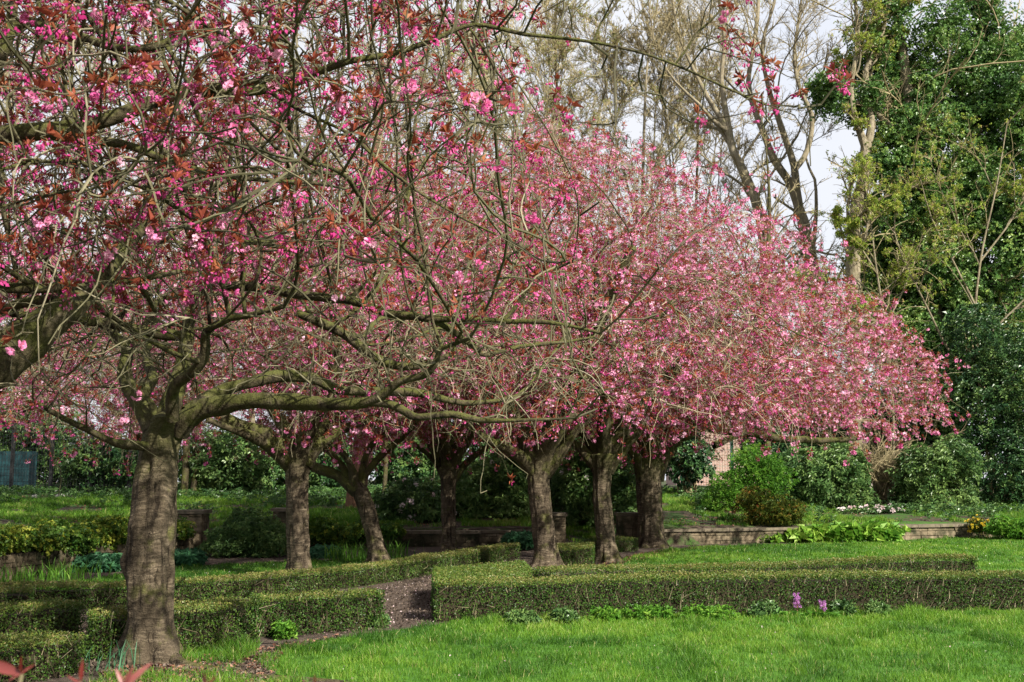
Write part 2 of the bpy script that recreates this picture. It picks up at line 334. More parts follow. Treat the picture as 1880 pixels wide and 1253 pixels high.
M['pale_stone'] = surf_mat("pale_stone", [(0.3, (0.22, 0.21, 0.19)), (0.7, (0.42, 0.40, 0.36))], nscale=12.0)

# ------------------------------------------------------------------ ground
def poly_sheet(name, pts, z, mat, label, cat):
    pts = np.array(pts, float)[:, :2]
    g = Geo(); V = np.column_stack([pts, np.full(len(pts), z)])
    a = 0.5 * np.sum(pts[:, 0] * np.roll(pts[:, 1], -1) - np.roll(pts[:, 0], -1) * pts[:, 1])
    if a < 0: V = V[::-1]
    g.add(V, np.arange(len(V)), [len(V)]); o = g.build(name, mat)
    return tag(o, label, cat, kind="structure")
g = Geo(); n_ = 60; xs = np.linspace(-300, 300, n_); ys = np.linspace(-60, 640, n_)
gx, gy = np.meshgrid(xs, ys); idx = np.arange(n_ * n_).reshape(n_, n_)
Q = np.stack([idx[:-1, :-1], idx[:-1, 1:], idx[1:, 1:], idx[1:, :-1]], -1).reshape(-1, 4)
g.add(np.column_stack([gx.ravel(), gy.ravel(), np.zeros(n_ * n_)]), Q.ravel(), [4] * len(Q))
tag(g.build("ground", M['soil']), "brown bark mulch ground between the clipped hedges", "ground", kind="structure")

def gpts(px): return [gr(x, y)[:2] for x, y in px]
LAWN_F = gpts([(800, 1320), (700, 1264), (600, 1249), (500, 1239), (462, 1216), (520, 1190), (640, 1170), (790, 1150), (860, 1141), (1100, 1133), (1500, 1125), (1900, 1119), (2500, 1116)]) + [(14, -4), (0.2, -4)]
LAWN_L = gpts([(-300, 1096), (230, 1090), (330, 1088), (520, 1068), (700, 1046), (780, 1030), (700, 1024), (600, 1030), (450, 1036), (330, 1042), (220, 1056), (100, 1074), (-300, 1086)])
LAWN_R = gpts([(1110, 1046), (1150, 1024), (1220, 1012), (1300, 1004), (1420, 1001), (1620, 996), (1800, 986), (2300, 982), (2300, 1058), (1800, 1075), (1300, 1062)])
LAWN_T = gpts([(322, 1212), (340, 1202), (400, 1194), (478, 1184), (470, 1204), (440, 1222), (345, 1222)])
poly_sheet("front_lawn", LAWN_F, 0.006, M['lawn'], "bright green lawn in front of the long clipped hedge", "lawn")
poly_sheet("lawn_strip", LAWN_L, 0.006, M['lawn'], "sunlit strip of lawn behind the low rear hedge", "lawn")
poly_sheet("rear_lawn", LAWN_R, 0.006, M['lawn'], "sunlit lawn below the stone garden wall", "lawn")
poly_sheet("grass_patch", LAWN_T, 0.006, M['lawn'], "small grassy patch beside the foot of the nearest trunk", "lawn")

LAWN_S = gpts([(180, 1246), (250, 1238), (330, 1234), (400, 1242), (470, 1240), (560, 1256), (600, 1290), (150, 1290)])
poly_sheet("grass_verge", LAWN_S, 0.005, M['lawn'], "thin grass verge in front of the nearest trunk at the bottom edge", "lawn")
# raised bank behind the garden walls: wall A runs away on the left, wall B crosses behind
WA = [np.array([-8.9, 14.0]), np.array([-8.25, 18.4]), np.array([-7.35, 21.6]), np.array([-6.95, 24.6])]
def bank_h(x, y):
    ax = np.interp(y, [10, 14, 18.4, 21.6, 24.6, 27.5], [-9.4, -8.9, -8.25, -7.35, -6.95, -6.95])
    dA = (ax - 0.12) - x
    by = np.interp(x, [-7, -4.6, 4, 6.2, 12.6, 30], [26.6, 27.4, 28.1, 29.2, 31.6, 34])
    dB = y - by - 0.12
    d = np.maximum(dA, dB)
    h = 0.40 + 0.062 * np.clip(d, 0, 14)
    gw = np.exp(-np.abs((x - 1.95) / 1.0) ** 3)
    h = h - gw * np.clip(h - np.clip(d * .1, 0, 2), 0, 1)
    return np.where(d > 0, h, -0.05), d
n1, n2 = 260, 170
xs = np.linspace(-40, 40, n1); ys = np.concatenate([np.linspace(12, 44, n2 - 20), np.linspace(46, 300, 20)])
gx, gy = np.meshgrid(xs, ys); hh, dd = bank_h(gx.ravel(), gy.ravel())
hh = np.where(dd > 0.3, hh + 0.16 * (fbm(np.column_stack([gx.ravel() * .7, gy.ravel() * .7, hh * 0]), 3) - 0.5), hh)
idx = np.arange(n1 * n2).reshape(n2, n1)
Q = np.stack([idx[:-1, :-1], idx[:-1, 1:], idx[1:, 1:], idx[1:, :-1]], -1).reshape(-1, 4)
Q = Q[(hh[Q] > 0).any(1)]
g = Geo(); g.add(np.column_stack([gx.ravel(), gy.ravel(), hh]), Q.ravel(), [4] * len(Q))
tag(g.build("bank", M['bank'], smooth=True), "raised bank of worn grass and bare earth behind the garden walls", "bank", kind="structure")
def ground_z(x, y):
    h, d = bank_h(np.atleast_1d(float(x)), np.atleast_1d(float(y))); return max(0.0, float(h[0]))

def inside(px, py, poly):
    poly = np.array(poly)[:, :2]; r = np.zeros(len(px), bool); j = len(poly) - 1
    for i in range(len(poly)):
        xi, yi = poly[i]; xj, yj = poly[j]
        c = ((yi > py) != (yj > py)) & (px < (xj - xi) * (py - yi) / (yj - yi + 1e-12) + xi); r ^= c; j = i
    return r
def blades(g, x, y, z, h, w, rng, v, lean=0.5):
    N = len(x); a = rng.uniform(0, 6.283, N); b = rng.uniform(0, 6.283, N); l = rng.uniform(0.1, lean, N) * h
    o = np.column_stack([x, y, z]); s = np.column_stack([np.cos(a), np.sin(a), np.zeros(N)]) * (w / 2)[:, None]
    d = np.column_stack([np.cos(b), np.sin(b), np.zeros(N)]) * l[:, None]; up = np.array([[0, 0, 1.0]])
    m = o + up * (h * .6)[:, None] + d * .4; t = o + up * (h * .95)[:, None] + d
    V = np.stack([o - s, o + s, m + s * .8, m - s * .8, t], 1).reshape(-1, 3)
    base = (np.arange(N) * 5)[:, None]
    L = np.concatenate([base + np.array([[0, 1, 2, 3]]), base + np.array([[3, 2, 4]])], 1).ravel()
    g.add(V, L, np.tile([4, 3], N), np.repeat(v, 2)); return g
def grass(name, poly, label, dens, hgt, seed, ymin=0, ymax=99, zfn=None, thr=0.0, xlim=(-20, 20)):
    rng = np.random.default_rng(seed); P = np.array(poly)[:, :2]
    lo = np.maximum(P.min(0), [xlim[0], ymin]); hi = np.minimum(P.max(0), [xlim[1], ymax])
    N = int((hi - lo).prod() * dens); x = rng.uniform(lo[0], hi[0], N); y = rng.uniform(lo[1], hi[1], N)
    cl = fbm(np.column_stack([x * 5, y * 5, x * 0]), seed); big = fbm(np.column_stack([x * .9, y * .9, x * 0]), seed + 9)
    k = inside(x, y, P) & (np.abs(x) < y * 0.5 + 1.2) & (rng.uniform(0, 1, N) < 0.35 + 1.1 * cl) & (big > thr)
    x, y, cl, big = x[k], y[k], cl[k], big[k]; N = len(x)
    z = np.zeros(N) if zfn is None else zfn(x, y)
    h = hgt * (0.25 + 1.5 * cl * cl + .5 * big) * rng.uniform(0.6, 1.3, N)
    tf = vnoise(np.column_stack([x * 3.1, y * 2.2, x * 0]), seed + 21); h = h * np.where(tf > .66, 1.55, 1.0); sc = np.clip(y / 12.0, 0.8, 2.4)
    v = np.clip(-.02 + 0.9 * big + 0.45 * (cl - .5) + .5 * (vnoise(np.column_stack([x * .33, y * .33, x * 0]), seed + 4) - .5) + rng.normal(0, .16, N), 0, 0.95); v = np.clip(v - .22 * (tf > .66), 0, 1); v[rng.uniform(size=N) < 0.03] = 1.0
    g = Geo(); blades(g, x, y, z, h, rng.uniform(.004, .007, N) * sc, rng, v, 0.9)
    return tag(g.build(name, M['grass']), label, "grass", kind="stuff")
grass("grass", LAWN_F, "short green grass blades of the lawn in front of the long hedge", 3400, 0.055, 11, ymin=8.2, ymax=14)
grass("grass", LAWN_L, "short sunlit grass blades of the lawn strip behind the low hedge", 1100, 0.05, 12)
grass("grass", LAWN_R, "short sunlit grass blades of the lawn below the stone wall", 800, 0.05, 13)
grass("grass", LAWN_T, "longer grass tufts beside the foot of the nearest trunk", 3500, 0.10, 14)
grass("grass", LAWN_S, "thin uneven grass in front of the nearest trunk", 2600, 0.075, 16, thr=.44)
BANKP = [(-22, 15), (-8.6, 15), (-7.3, 25), (-7, 28), (4, 28.6), (12.6, 32), (22, 34), (22, 42), (-22, 42)]
def bz(x, y):
    h, d = bank_h(x, y); return np.maximum(h, 0.0)
grass("grass", BANKP, "patchy rough grass tufts on the worn bank behind the walls", 1000, 0.10, 15, zfn=bz, thr=0.45, xlim=(-22, 22))

# ------------------------------------------------------------------ hedges
T_ = Tpl(); T_.leaf((-.5, 0, 0), (1, 0, 0), (0, 0, 1), 1, .62, .25, .1); ONE_LEAF = T_.arr()
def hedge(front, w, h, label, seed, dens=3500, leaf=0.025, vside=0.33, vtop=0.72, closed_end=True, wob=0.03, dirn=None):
    """clipped hedge: front is the ground line of its near face (left to right), w its depth"""
    rng = np.random.default_rng(seed)
    f = spline(np.array(front)[:, :2] if len(front[0]) == 2 else np.array(front)[:, :2], 0.12)
    t = unit(np.gradient(f, axis=0)); nrm = np.column_stack([-t[:, 1], t[:, 0]]) if dirn is None else np.tile(unit(np.array(dirn, float)), (len(t), 1))     # to the left of travel = away from the camera
    root = thing("hedge", label, "hedge", (*f[len(f) // 2], 0.0), "clipped box hedges of the parterre")
    s = np.concatenate([[0], np.cumsum(np.linalg.norm(np.diff(f, axis=0), axis=1))]); S = s[-1]
    def surf(si, u):
        """u in 0..1 runs up the front face, over the top, down the back"""
        c = np.column_stack([np.interp(si, s, f[:, 0]), np.interp(si, s, f[:, 1])]); nn = unit(np.column_stack([np.interp(si, s, nrm[:, 0]), np.interp(si, s, nrm[:, 1])]))
        tot = 2 * h + w; q = u * tot
        hh = h * (1 + 0.10 * (vnoise(np.column_stack([si * .8, si * 0, si * 0]), seed) - .5))
        z = np.where(q < h, q / h * hh, np.where(q < h + w, hh, (tot - q) / h * hh)); off = np.where(q < h, 0, np.where(q < h + w, q - h, w))
        p = np.column_stack([c + nn * off[:, None], z])
        no = np.where((q < h)[:, None], np.column_stack([-nn, si * 0]), np.where((q < h + w)[:, None], np.array([[0, 0, 1.0]]), np.column_stack([nn, si * 0])))
        return p, no, q
    # leafless inside
    g = Geo(); m = len(f); ins = 0.085
    prof = [(ins, 0), (ins, h * .55), (ins, h - ins), (w - ins, h - ins), (w - ins, h * .55), (w - ins, 0)]
    V = np.stack([np.column_stack([f + nrm * o, np.full(m, z)]) for o, z in prof], 1); k = len(prof)
    V = V + 0.02 * (rng.random(V.shape) - .5)
    Q = [(i * k + j, (i + 1) * k + j, (i + 1) * k + j + 1, i * k + j + 1) for i in range(m - 1) for j in range(k - 1)]
    g.add(V.reshape(-1, 3), np.array(Q).ravel(), [4] * len(Q))
    g.add(V[0], range(k), [k]); g.add(V[-1], range(k - 1, -1, -1), [k])
    # twigs showing at the face
    nt_ = int(S * 22); si = rng.uniform(0, S, nt_); P0, no, _ = surf(si, rng.uniform(0, 0.45 * h / (2 * h + w) * 2, nt_))
    d = unit(np.array([[0, 0, 1.0]]) + rng.normal(0, .55, (nt_, 3))); L = rng.uniform(.06, .22, nt_)[:, None]
    P0 = P0 + no * rng.uniform(-.02, .012, (nt_, 1)); pts = np.stack([P0, P0 + d * L * .5, P0 + d * L], 1)
    pts[:, :, 2] = np.clip(pts[:, :, 2], 0, h + .01)
    g2 = Geo(); tubes(g2, pts.reshape(-1, 3), np.tile([.004, .003, .002], nt_), np.full(nt_, 3), 3, rng.uniform(.0, .7, nt_))
    g.build("stems", M['hedgecore'], root); g2.build("twigs", M['twig'], root)
    N = int(S * (2 * h + w) * dens); si = rng.uniform(0, S, N); u = rng.uniform(0, 1, N) 
    P_, no, q = surf(si, u)
    ne = int(w * h * dens * 1.2)                                                  # the two cut ends
    for e, sg in ((0, -1), (len(f) - 1, 1)):
        a = rng.uniform(0, w, ne); zz = rng.uniform(0, h, ne)
        P_ = np.vstack([P_, np.column_stack([f[e] + nrm[e] * a[:, None], zz])]); no = np.vstack([no, np.tile([*(t[e] * sg), 0], (ne, 1))]); q = np.concatenate([q, zz * .99])
    N = len(P_); lump = fbm(P_ * 4.0, seed) - .5
    P_ = P_ + no * (rng.uniform(-.05, .012, N) + wob * 2 * lump)[:, None] + rng.normal(0, .006, (N, 3))
    bare = fbm(P_ * np.array([[3.2, 3.2, 1.2]]), seed + 4)
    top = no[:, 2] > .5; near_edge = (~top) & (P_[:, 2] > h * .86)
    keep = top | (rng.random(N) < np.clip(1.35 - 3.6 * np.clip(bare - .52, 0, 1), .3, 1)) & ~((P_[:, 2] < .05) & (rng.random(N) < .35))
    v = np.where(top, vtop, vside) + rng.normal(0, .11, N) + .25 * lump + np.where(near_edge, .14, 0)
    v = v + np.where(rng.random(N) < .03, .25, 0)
    z = unit(no + rng.normal(0, .65, (N, 3)))
    g3 = Geo(); tile(g3, ONE_LEAF, P_[keep], z[keep], rng.uniform(.7, 1.3, keep.sum()) * leaf, np.clip(v[keep], 0, 1), rng, .05)
    g3.build("foliage", M['hedge'], root); return root
def gp(l, z=0.0): return [gr(x, y, z)[:2] for x, y in l]
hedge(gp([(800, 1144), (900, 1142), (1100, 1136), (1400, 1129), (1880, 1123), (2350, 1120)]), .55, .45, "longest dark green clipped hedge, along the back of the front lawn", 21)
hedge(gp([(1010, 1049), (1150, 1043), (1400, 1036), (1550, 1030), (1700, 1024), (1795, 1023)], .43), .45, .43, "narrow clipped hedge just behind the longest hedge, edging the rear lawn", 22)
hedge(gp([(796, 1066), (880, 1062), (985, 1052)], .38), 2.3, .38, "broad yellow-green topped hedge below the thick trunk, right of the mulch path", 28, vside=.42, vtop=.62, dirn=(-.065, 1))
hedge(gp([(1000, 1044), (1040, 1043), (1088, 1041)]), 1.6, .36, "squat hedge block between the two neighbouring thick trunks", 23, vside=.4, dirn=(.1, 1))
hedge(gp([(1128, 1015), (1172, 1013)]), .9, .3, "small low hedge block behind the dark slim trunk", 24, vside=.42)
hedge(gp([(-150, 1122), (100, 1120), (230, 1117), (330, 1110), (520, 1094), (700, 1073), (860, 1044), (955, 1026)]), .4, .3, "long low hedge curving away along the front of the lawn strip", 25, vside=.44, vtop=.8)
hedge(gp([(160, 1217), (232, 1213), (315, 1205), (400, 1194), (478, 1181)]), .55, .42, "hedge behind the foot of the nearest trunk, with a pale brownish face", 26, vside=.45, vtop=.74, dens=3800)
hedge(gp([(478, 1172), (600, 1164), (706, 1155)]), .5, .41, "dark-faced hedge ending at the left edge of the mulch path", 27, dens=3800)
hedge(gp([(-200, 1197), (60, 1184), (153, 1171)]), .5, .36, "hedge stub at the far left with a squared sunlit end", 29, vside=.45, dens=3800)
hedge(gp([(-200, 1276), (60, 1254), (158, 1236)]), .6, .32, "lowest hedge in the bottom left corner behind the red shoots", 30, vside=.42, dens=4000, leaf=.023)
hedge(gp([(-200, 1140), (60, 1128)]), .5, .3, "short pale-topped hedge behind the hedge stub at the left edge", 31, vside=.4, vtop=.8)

# bark chips and petals lying on the mulch, dead leaves near the trunk
def scatter(name, polys, n, size, mat, label, seed, vr=(0, .9), zf=None):
    rng = np.random.default_rng(seed); g = Geo()
    for poly in polys:
        P = np.array(poly)[:, :2]; lo, hi = P.min(0), P.max(0); x = rng.uniform(lo[0], hi[0], n); y = rng.uniform(lo[1], hi[1], n)
        k = inside(x, y, P); x, y = x[k], y[k]; N = len(x)
        z = rng.uniform(.008, .02, N) + (0 if zf is None else zf(x, y))
        tile(g, ONE_LEAF, np.column_stack([x, y, z]), unit(np.array([[0, 0, 1.0]]) + rng.normal(0, .45, (N, 3))), rng.uniform(.5, 1.4, N) * size, rng.uniform(*vr, N), rng, .05)
    return tag(g.build(name, mat), label, name.replace("_", " "), kind="stuff")
PATH = gpts([(560, 1175), (690, 1160), (800, 1150), (830, 1060), (980, 1030), (900, 1030), (700, 1078), (540, 1096)])
PATH2 = gpts([(-100, 1260), (230, 1240), (350, 1160), (230, 1118), (-100, 1130)])
SOILF = gpts([(150, 1275), (200, 1225), (330, 1215), (480, 1190), (560, 1180), (640, 1166), (520, 1200), (500, 1252), (720, 1275)])
scatter("bark_chips", [PATH, PATH2, SOILF], 9000, .035, M['chips'], "brown bark chips strewn over the mulch path between the hedges", 41)
UND = [(-1, 17), (5.5, 20), (6, 28), (2, 28), (-1.5, 24)]
scatter("fallen_petals", [PATH, LAWN_F, LAWN_R], 900, .025, M['pink'], "pale pink petals fallen on the lawn and path", 42)
scatter("fallen_leaves", [SOILF, gpts([(1020, 1050), (1200, 1012), (1290, 1006), (1150, 1035), (1100, 1048)])], 2600, .05, M['deadleaf'], "reddish brown dead leaves lying around the trunks", 43)
scatter("leaf_litter", [BANKP], 16000, .07, M['deadleaf'], "brown dead leaves and litter on the worn bank", 45, zf=bz)
scatter("daisies", [LAWN_L, LAWN_R], 260, .035, M['daisy'], "tiny white daisies dotted over the sunlit lawns", 44)

# ------------------------------------------------------------------ stone walls, pillars
def stone_wall(name, p0, p1, h, th, z0, label, cat, seed, cop=True, course=0.11, length=(.18, .5)):
    rng = np.random.default_rng(seed); p0, p1 = np.array(p0, float), np.array(p1, float); d = p1 - p0; S = np.linalg.norm(d); a = math.atan2(d[1], d[0])
    root = thing(name, label, cat, (*((p0 + p1) / 2), z0), "stone garden walls" if name == "stone_wall" else "stone gate pillars")
    g = Geo(); piv = (p0[0], p0[1], 0)
    g2 = Geo(); g2.box((p0[0] + .02, p0[1] - th / 2 + .03, z0 - .1), (p0[0] + S - .02, p0[1] + th / 2 - .03, z0 + h - .01), rot=a, piv=piv)
    z = z0 - 0.05
    while z < z0 + h - 0.03:
        ch = min(course * rng.uniform(.7, 1.35), z0 + h - z)
        for side in (-1, 1):
            x = 0.0
            while x < S:
                l = min(rng.uniform(*length), S - x)
                if S - x - l < .08: l = S - x
                o = rng.uniform(-.012, .018)
                lo = (p0[0] + x + .006, p0[1] + (th / 2 - .09 if side > 0 else -th / 2 - o), z + .005); hi = (p0[0] + x + l - .006, p0[1] + (th / 2 + o if side > 0 else -th / 2 + .09), z + ch - .005)
                g.box(lo, hi, rng.random(), jit=.007, rot=a, piv=piv); x += l
        for xe in (0, 1):
            lo = (p0[0] + (S - .06 if xe else -.004), p0[1] - th / 2 + .095, z + .004); hi = (p0[0] + (S + .004 if xe else .06), p0[1] + th / 2 - .095, z + ch - .006)
            g.box(lo, hi, rng.random(), rot=a, piv=piv)
        z += ch
    g2.build("core", M['joint'], root); g.build("stonework", M['stone'], root)
    if cop:
        g3 = Geo(); x = -.04
        while x < S + .04:
            l = min(rng.uniform(.6, 1.0), S + .04 - x); dz = rng.uniform(-.004, .008)
            g3.box((p0[0] + x + .004, p0[1] - th / 2 - .05, z0 + h + .002 + dz), (p0[0] + x + l - .004, p0[1] + th / 2 + .05, z0 + h + .075 + dz), rng.random(), jit=.005, rot=a, piv=piv); x += l
        g3.build("coping", M['coping'], root)
    return root
for i in range(3):
    stone_wall("stone_wall", WA[i], WA[i + 1], .42, .32, 0, ["ivy-topped stone wall section running out of the left edge", "ivy-topped stone wall section behind the daffodil leaves", "stone wall section behind the nearest trunk, next to the gate pillar"][i], "wall", 51 + i, cop=(i == 2))
stone_wall("stone_wall", (-4.75, 27.4), (0.75, 27.9), .30, .32, 0, "long low stone wall under the rhododendrons behind the trunks", "wall", 55)
stone_wall("stone_wall", (3.0, 28.1), (6.3, 29.2), .31, .34, 0, "mossy low stone wall right of the twin-stemmed trunk", "wall", 56)
stone_wall("stone_wall", (6.3, 29.24), (12.4, 31.5), .31, .34, 0, "coped stone wall along the back of the rear lawn", "wall", 57, course=.13)
stone_wall("stone_wall", (12.4, 31.5), (17.5, 33.2), .31, .34, 0, "stone wall section behind the green mound at the right edge", "wall", 58, course=.13)
for (x, y), lb in zip([(-6.95, 25.0), (-5.3, 27.2), (0.98, 27.7), (2.85, 28.0)],
                      ["pale square stone pillar just right of the nearest trunk", "stone pillar half hidden beside the second trunk", "stone pillar behind the thick middle trunk", "stone pillar at the left of the twin-stemmed trunk"]):
    stone_wall("stone_pillar", (x - .3, y), (x + .3, y), .85 if x < 0 else .72, .6, 0, lb, "pillar", int(60 + x * 3), course=.16, length=(.2, .4))
# ------------------------------------------------------------------ cherry trees
def flower_tpl(seed, nfl, rings, R, spread, drop):
    r = np.random.default_rng(seed); t = Tpl()
    for q in range(nfl):
        az = q / nfl * 6.283 + r.uniform(-.4, .4); el = r.uniform(-.9, .35)
        d = np.array([math.cos(az) * math.cos(el), math.sin(az) * math.cos(el), math.sin(el)]); c = d * spread * r.uniform(.7, 1.1) + np.array([0, 0, -drop])
        x = np.cross(d, (.2, .3, .9)); x /= np.linalg.norm(x); y = np.cross(d, x)
        for ri, (n, e, L) in enumerate(rings):
            for k in range(n):
                an = k / n * 6.283 + ri * .5 + r.uniform(-.2, .2); o = x * math.cos(an) + y * math.sin(an); ee = e + r.uniform(-.15, .15)
                t.petal(c + o * R * .12, o * math.cos(ee) + d * math.sin(ee), d * math.cos(ee) - o * math.sin(ee), R * L, R * .85, .10 * ri - .06 + r.uniform(-.05, .05))
    return t.arr()
def bud_tpl(seed, n, L, r0, spread, drop):
    r = np.random.default_rng(seed); t = Tpl()
    for q in range(n):
        az = r.uniform(0, 6.283); d = np.array([math.cos(az) * r.uniform(.3, 1), math.sin(az) * r.uniform(.3, 1), -r.uniform(.3, 1.2)]); d /= np.linalg.norm(d)
        t.bud(d * spread * r.uniform(.6, 1.1) + (0, 0, -drop), d, L * r.uniform(.8, 1.25), r0 * r.uniform(.8, 1.2), r.uniform(-.08, .08))
    return t.arr()
def stalk_tpl(seed, n, L):
    r = np.random.default_rng(seed); t = Tpl()
    for q in range(n):
        az = r.uniform(0, 6.283); d = np.array([math.cos(az) * .6, math.sin(az) * .6, -.8]) * L; s = np.array([-math.sin(az), math.cos(az), 0]) * .0016
        t.face([-s, s, d + s * .7, d - s * .7], .3)
    return t.arr()
def leaves_tpl(seed, n, L, W, e0, e1):
    r = np.random.default_rng(seed); t = Tpl()
    for q in range(n):
        az = q / n * 6.283 + r.uniform(-.5, .5); el = r.uniform(e0, e1); d = np.array([math.cos(az) * math.cos(el), math.sin(az) * math.cos(el), math.sin(el)])
        t.leaf(d * L * .1, d, (0, 0, 1), L * r.uniform(.6, 1.2), W * r.uniform(.8, 1.2), .28, r.uniform(-.1, .35), r.uniform(-.15, .15))
    return t.arr()
NEAR_F = [flower_tpl(100 + i, 2 + i % 2, [(5, .15, 1), (5, .6, .85), (4, 1.1, .65)], .023, .032, .035) for i in range(4)]
NEAR_B = [bud_tpl(110 + i, 9 + i, .021, .0085, .060, .0) for i in range(4)]
NEAR_S = stalk_tpl(120, 5, .04)
NEAR_L = [leaves_tpl(130 + i, 7 + i % 2, .058, .013, .1, 1.3) for i in range(3)]
FAR_F = [flower_tpl(140 + i, 3, [(4, .15, 1), (3, .8, .85)], .024, .030, .03) for i in range(4)]
FAR_B = [bud_tpl(150 + i, 5, .021, .008, .045, .0) for i in range(3)]
FAR_L = [leaves_tpl(160 + i, 5, .066, .020, .0, 1.1) for i in range(3)]

LEAF_SPRAY = leaves_tpl(170, 4, .09, .045, -.2, .9)
def sc_grow(N0, par0, A, step, infl, kill, iters, rng, trop, maxn):
    """space colonisation: branches reach for the points A that fill the crown"""
    N = np.zeros((maxn, 3)); n = len(N0); N[:n] = N0; par = np.full(maxn, -1); par[:n] = par0; lastc = np.full((maxn, 3), 1e9); nch = np.zeros(maxn, int)
    near = np.zeros(len(A), int); dist = np.full(len(A), 1e9)
    def upd(a, b):
        for s in range(a, b, 256):
            e = min(b, s + 256); d = np.linalg.norm(A[:, None, :] - N[None, s:e, :], axis=2); j = d.argmin(1); m = d[np.arange(len(A)), j]; k = m < dist
            dist[k] = m[k]; near[k] = j[k] + s
    upd(0, n); alive = np.ones(len(A), bool); infl0 = infl
    for it in range(iters):
        alive &= dist > kill; act = alive & (dist < infl)
        if not act.any():
            infl *= 1.4
            if infl > 8: break
            continue
        ai = np.nonzero(act)[0]; dv = unit(A[ai] - N[near[ai]]); acc = np.zeros((n, 3)); np.add.at(acc, near[ai], dv); ids = np.unique(near[ai])
        prev = np.where((par[ids] >= 0)[:, None], unit(N[ids] - N[np.maximum(par[ids], 0)] + 1e-9), 0)
        u = unit(unit(acc[ids]) + .45 * prev + rng.normal(0, .28, (len(ids), 3)) + trop)
        newp = N[ids] + u * step; ok = (np.linalg.norm(newp - lastc[ids], axis=1) > .55 * step) & (nch[ids] < 4)
        bad = set(ids[~ok]); 
        if bad: alive[ai[np.isin(near[ai], list(bad))]] &= rng.random(np.isin(near[ai], list(bad)).sum()) > .35
        ids, newp = ids[ok], newp[ok]; m = min(len(ids), maxn - n)
        if m <= 0:
            if n >= maxn: break
            continue
        ids, newp = ids[:m], newp[:m]; N[n:n + m] = newp; par[n:n + m] = ids; lastc[ids] = newp; nch[ids] += 1; upd(n, n + m); n += m
    return N[:n], par[:n]

def limb_pts(spec, Y0):
    """rows of (px, py, dY, width in photo px) -> xyz and radius"""
    out = []
    for px, py, dy, wpx in spec:
        Y = Y0 + dy; out.append([*at(px, py, Y), wpx / 2 / F * Y])
    return np.array(out)

def trunk_geo(rows, Y, seed, flare=.35, burl=None, nside=72, flute=.07):
    """rows (left px, right px, py) from the foot up -> fluted trunk with root flare"""
    C = []
    for l, r, y in rows:
        c = at((l + r) / 2, y, Y); C.append([*c, (r - l) / 2 / F * Y])
    C = np.array(C); C[0, 2] = min(C[0, 2], -.05); S = spline(C, .035); n = len(S); z = S[:, 2]
    a = np.arange(nside) / nside * 6.283; A, Z = np.meshgrid(a, z)
    q = np.column_stack([np.cos(A).ravel() * 1.5, np.sin(A).ravel() * 1.5, Z.ravel() * .45]); lob = (fbm(q * 1.8, seed, 3) - .5).reshape(n, nside)
    q2 = np.column_stack([np.cos(A).ravel() * 5, np.sin(A).ravel() * 5, Z.ravel() * 5.0]); fine = (fbm(q2, seed + 3, 3) - .5).reshape(n, nside)
    low = np.clip(1 - Z / .55, 0, 1) ** 2
    rr = S[:, 3:4] * (.88 + flute * 4.6 * lob + .20 * fine + low * flare * (.25 + 1.5 * np.clip(np.sin(A * 2.5 + seed) ** 2 + 1.2 * lob, 0, 1.4)) * .8)
    if burl:
        for (ba, bz, bs, bh) in burl:
            da = np.angle(np.exp(1j * (A - ba))); rr = rr + bh * np.exp(-(da ** 2 + ((Z - bz) * 2.6) ** 2) / bs ** 2)
    V = np.stack([S[:, 0:1] + np.cos(A) * rr, S[:, 1:2] + np.sin(A) * rr, Z], -1).reshape(-1, 3)
    i, j = np.meshgrid(np.arange(n - 1), np.arange(nside), indexing='ij'); j2 = (j + 1) % nside
    Q = np.stack([i * nside + j, i * nside + j2, (i + 1) * nside + j2, (i + 1) * nside + j], -1).reshape(-1, 4)
    g = Geo(); g.add(V, Q.ravel(), [4] * len(Q))
    top = V[-nside:]; cap = np.vstack([top, top.mean(0) + [0, 0, S[-1, 3] * .5]])
    g.add(cap, np.array([[k, (k + 1) % nside, nside] for k in range(nside)]).ravel(), [3] * nside)
    return g, S

